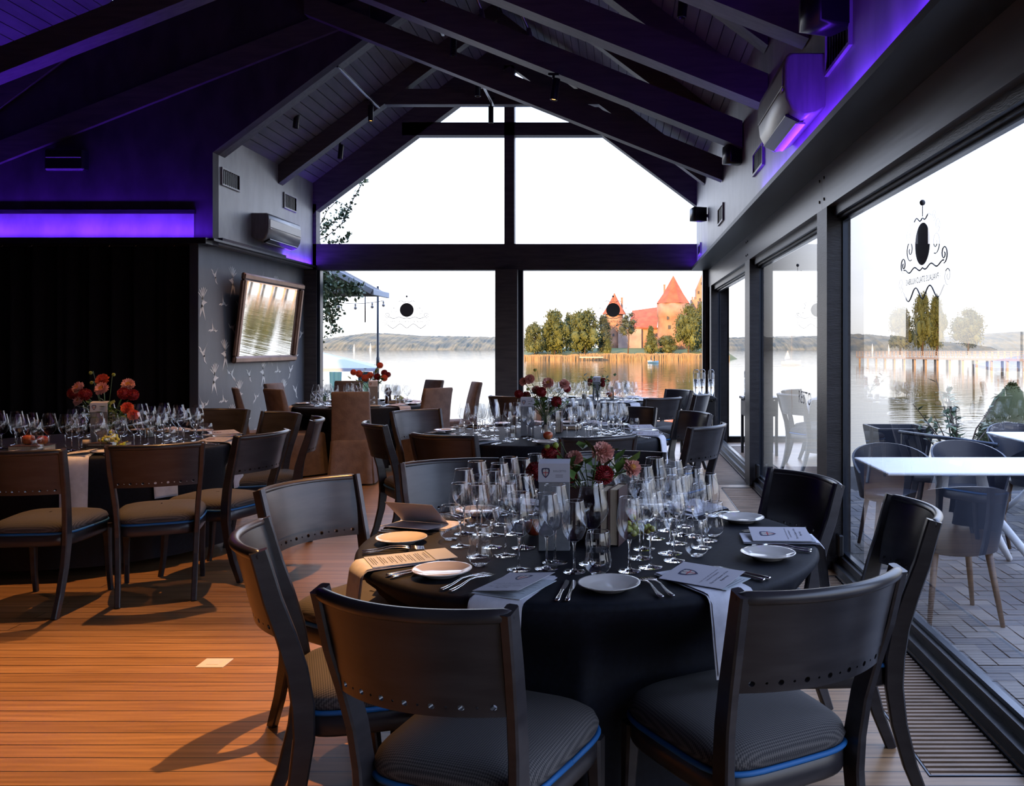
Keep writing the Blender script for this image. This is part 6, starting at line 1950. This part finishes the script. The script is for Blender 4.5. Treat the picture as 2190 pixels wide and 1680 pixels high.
bouquet('c', dep, 1168, .18, [
    ('decorative', PK, 1133, 811, 11.5, 0, 'full pink dahlia at the wall side'), ('decorative', PK, 1120, 816, 10, .04, 'half hidden pink dahlia farthest to the wall side'),
    ('open', PK, 1172, 820, 14, -.02, 'wide pink dahlia in the middle'), ('decorative', PK, 1207, 822, 12, 0, 'pink dahlia at the window side'),
    ('pompon', RD, 1213, 831, 8, .03, 'red dahlia tucked behind the pink one at the window side'), ('pompon', RD, 1158, 838, 11, -.05, 'dark red dahlia in the middle'),
    ('decorative', PK, 1147, 834, 10, .03, 'pink dahlia behind the dark red one'), ('pompon', RD, 1190, 858, 11.5, -.06, 'dark red dahlia hanging low in front'),
    ('pompon', RD, 1109, 842, 9, .02, 'red dahlia at the far wall side'), ('pompon', RD, 1126, 845, 9, .06, 'red dahlia behind the top of the wine card')], [(1144, 791, .02), (1129, 832, 0)], 60)
dep = 10.6
bouquet('d', dep, 793, .18, [
    ('pompon', OR, 813, 781, 6.5, 0, 'topmost orange dahlia'), ('pompon', OR, 756, 796, 6.5, 0, 'orange dahlia at the wall side end'), ('pompon', OR, 768, 799, 7.5, -.04, 'second orange dahlia from the wall side end'),
    ('pompon', OR, 781, 808, 7.5, -.06, 'low orange dahlia in the middle'), ('pompon', OR, 792, 802, 7, -.02, 'orange dahlia in the middle'), ('pompon', RD, 807, 805, 7, -.02, 'dark red dahlia in the middle'),
    ('pompon', RD, 822, 797, 7, 0, 'dark red dahlia below the topmost one'), ('pompon', OR, 822, 808, 7, -.05, 'coral dahlia at the window side'), ('pompon', RD, 830, 801, 6, .03, 'dark red dahlia at the window side end')], [(808, 789, .05)], 46)
dep = 11.15
bouquet('e', dep, 1278, .16, [
    ('pompon', RD, 1290, 813, 6, 0, 'red dahlia beside the wine card at the window side'), ('pompon', RD, 1289, 822, 5.5, -.02, 'lower red dahlia at the window side'),
    ('pompon', RD, 1262, 814, 5.5, .03, 'dark red dahlia at the wall side of the wine card'), ('decorative', PK, 1261, 821, 5, 0, 'pink dahlia at the wall side of the wine card')], [(1290, 804, .02)], 26)

# ---- sideboard with water dispensers in the rear corner
t = thing('sideboard', 'black sideboard in the rear corner carrying the clear water dispensers', 'sideboard', (1.06, 11.7, 0))
mb = MB(); mb.rbox(-.26, .22, -.22, .22, .74, .77, .006); fix_normals(mb.build('top', 'black_metal', t))
mb = MB(); mb.rbox(-.24, .20, -.20, .20, .52, .72, .006); fix_normals(mb.build('body', 'black_metal', t))
for a, b in ((-.22, -.18), (.18, -.18), (-.22, .18), (.18, .18)):
    mb = MB(); mb.box(a - .018, a + .018, b - .018, b + .018, 0, .74); fix_normals(mb.build('leg', 'black_metal', t))
for i, px in enumerate((1489, 1502, 1521)):
    q = P(px, 852, 11.6 + (.08 if i == 1 else 0))
    t = thing('water_dispenser', 'clear glass water dispenser, %s on the black sideboard' % ('the one nearest the chairs', 'the middle one', 'the one nearest the corner post')[i], 'dispenser', (q.x, q.y, .771), 0, 'water dispensers on the sideboard')
    mb = MB(); mb.lathe([(.001, 0), (.042, 0), (.045, .01), (.043, .30), (.035, .32), (.035, .325), (.001, .325)], 20); mb.cap = False; mb.build('cylinder', 'wineglass', t)
    mb = MB(); mb.tube([(-.035, 0, .26), (-.036, 0, .34), (-.02, 0, .365), (.02, 0, .365), (.036, 0, .34), (.035, 0, .26)], .006, 6); mb.build('handle', 'grey_metal', t)
    mb = MB(); mb.lathe([(.047, 0), (.048, .012), (.001, .014)], 20); mb.build('base', 'black_metal', t)
    mb = MB(); mb.lathe([(.001, .02), (.038, .02), (.038, .24), (.001, .24)], 16); mb.build('water', 'stemglass', t)
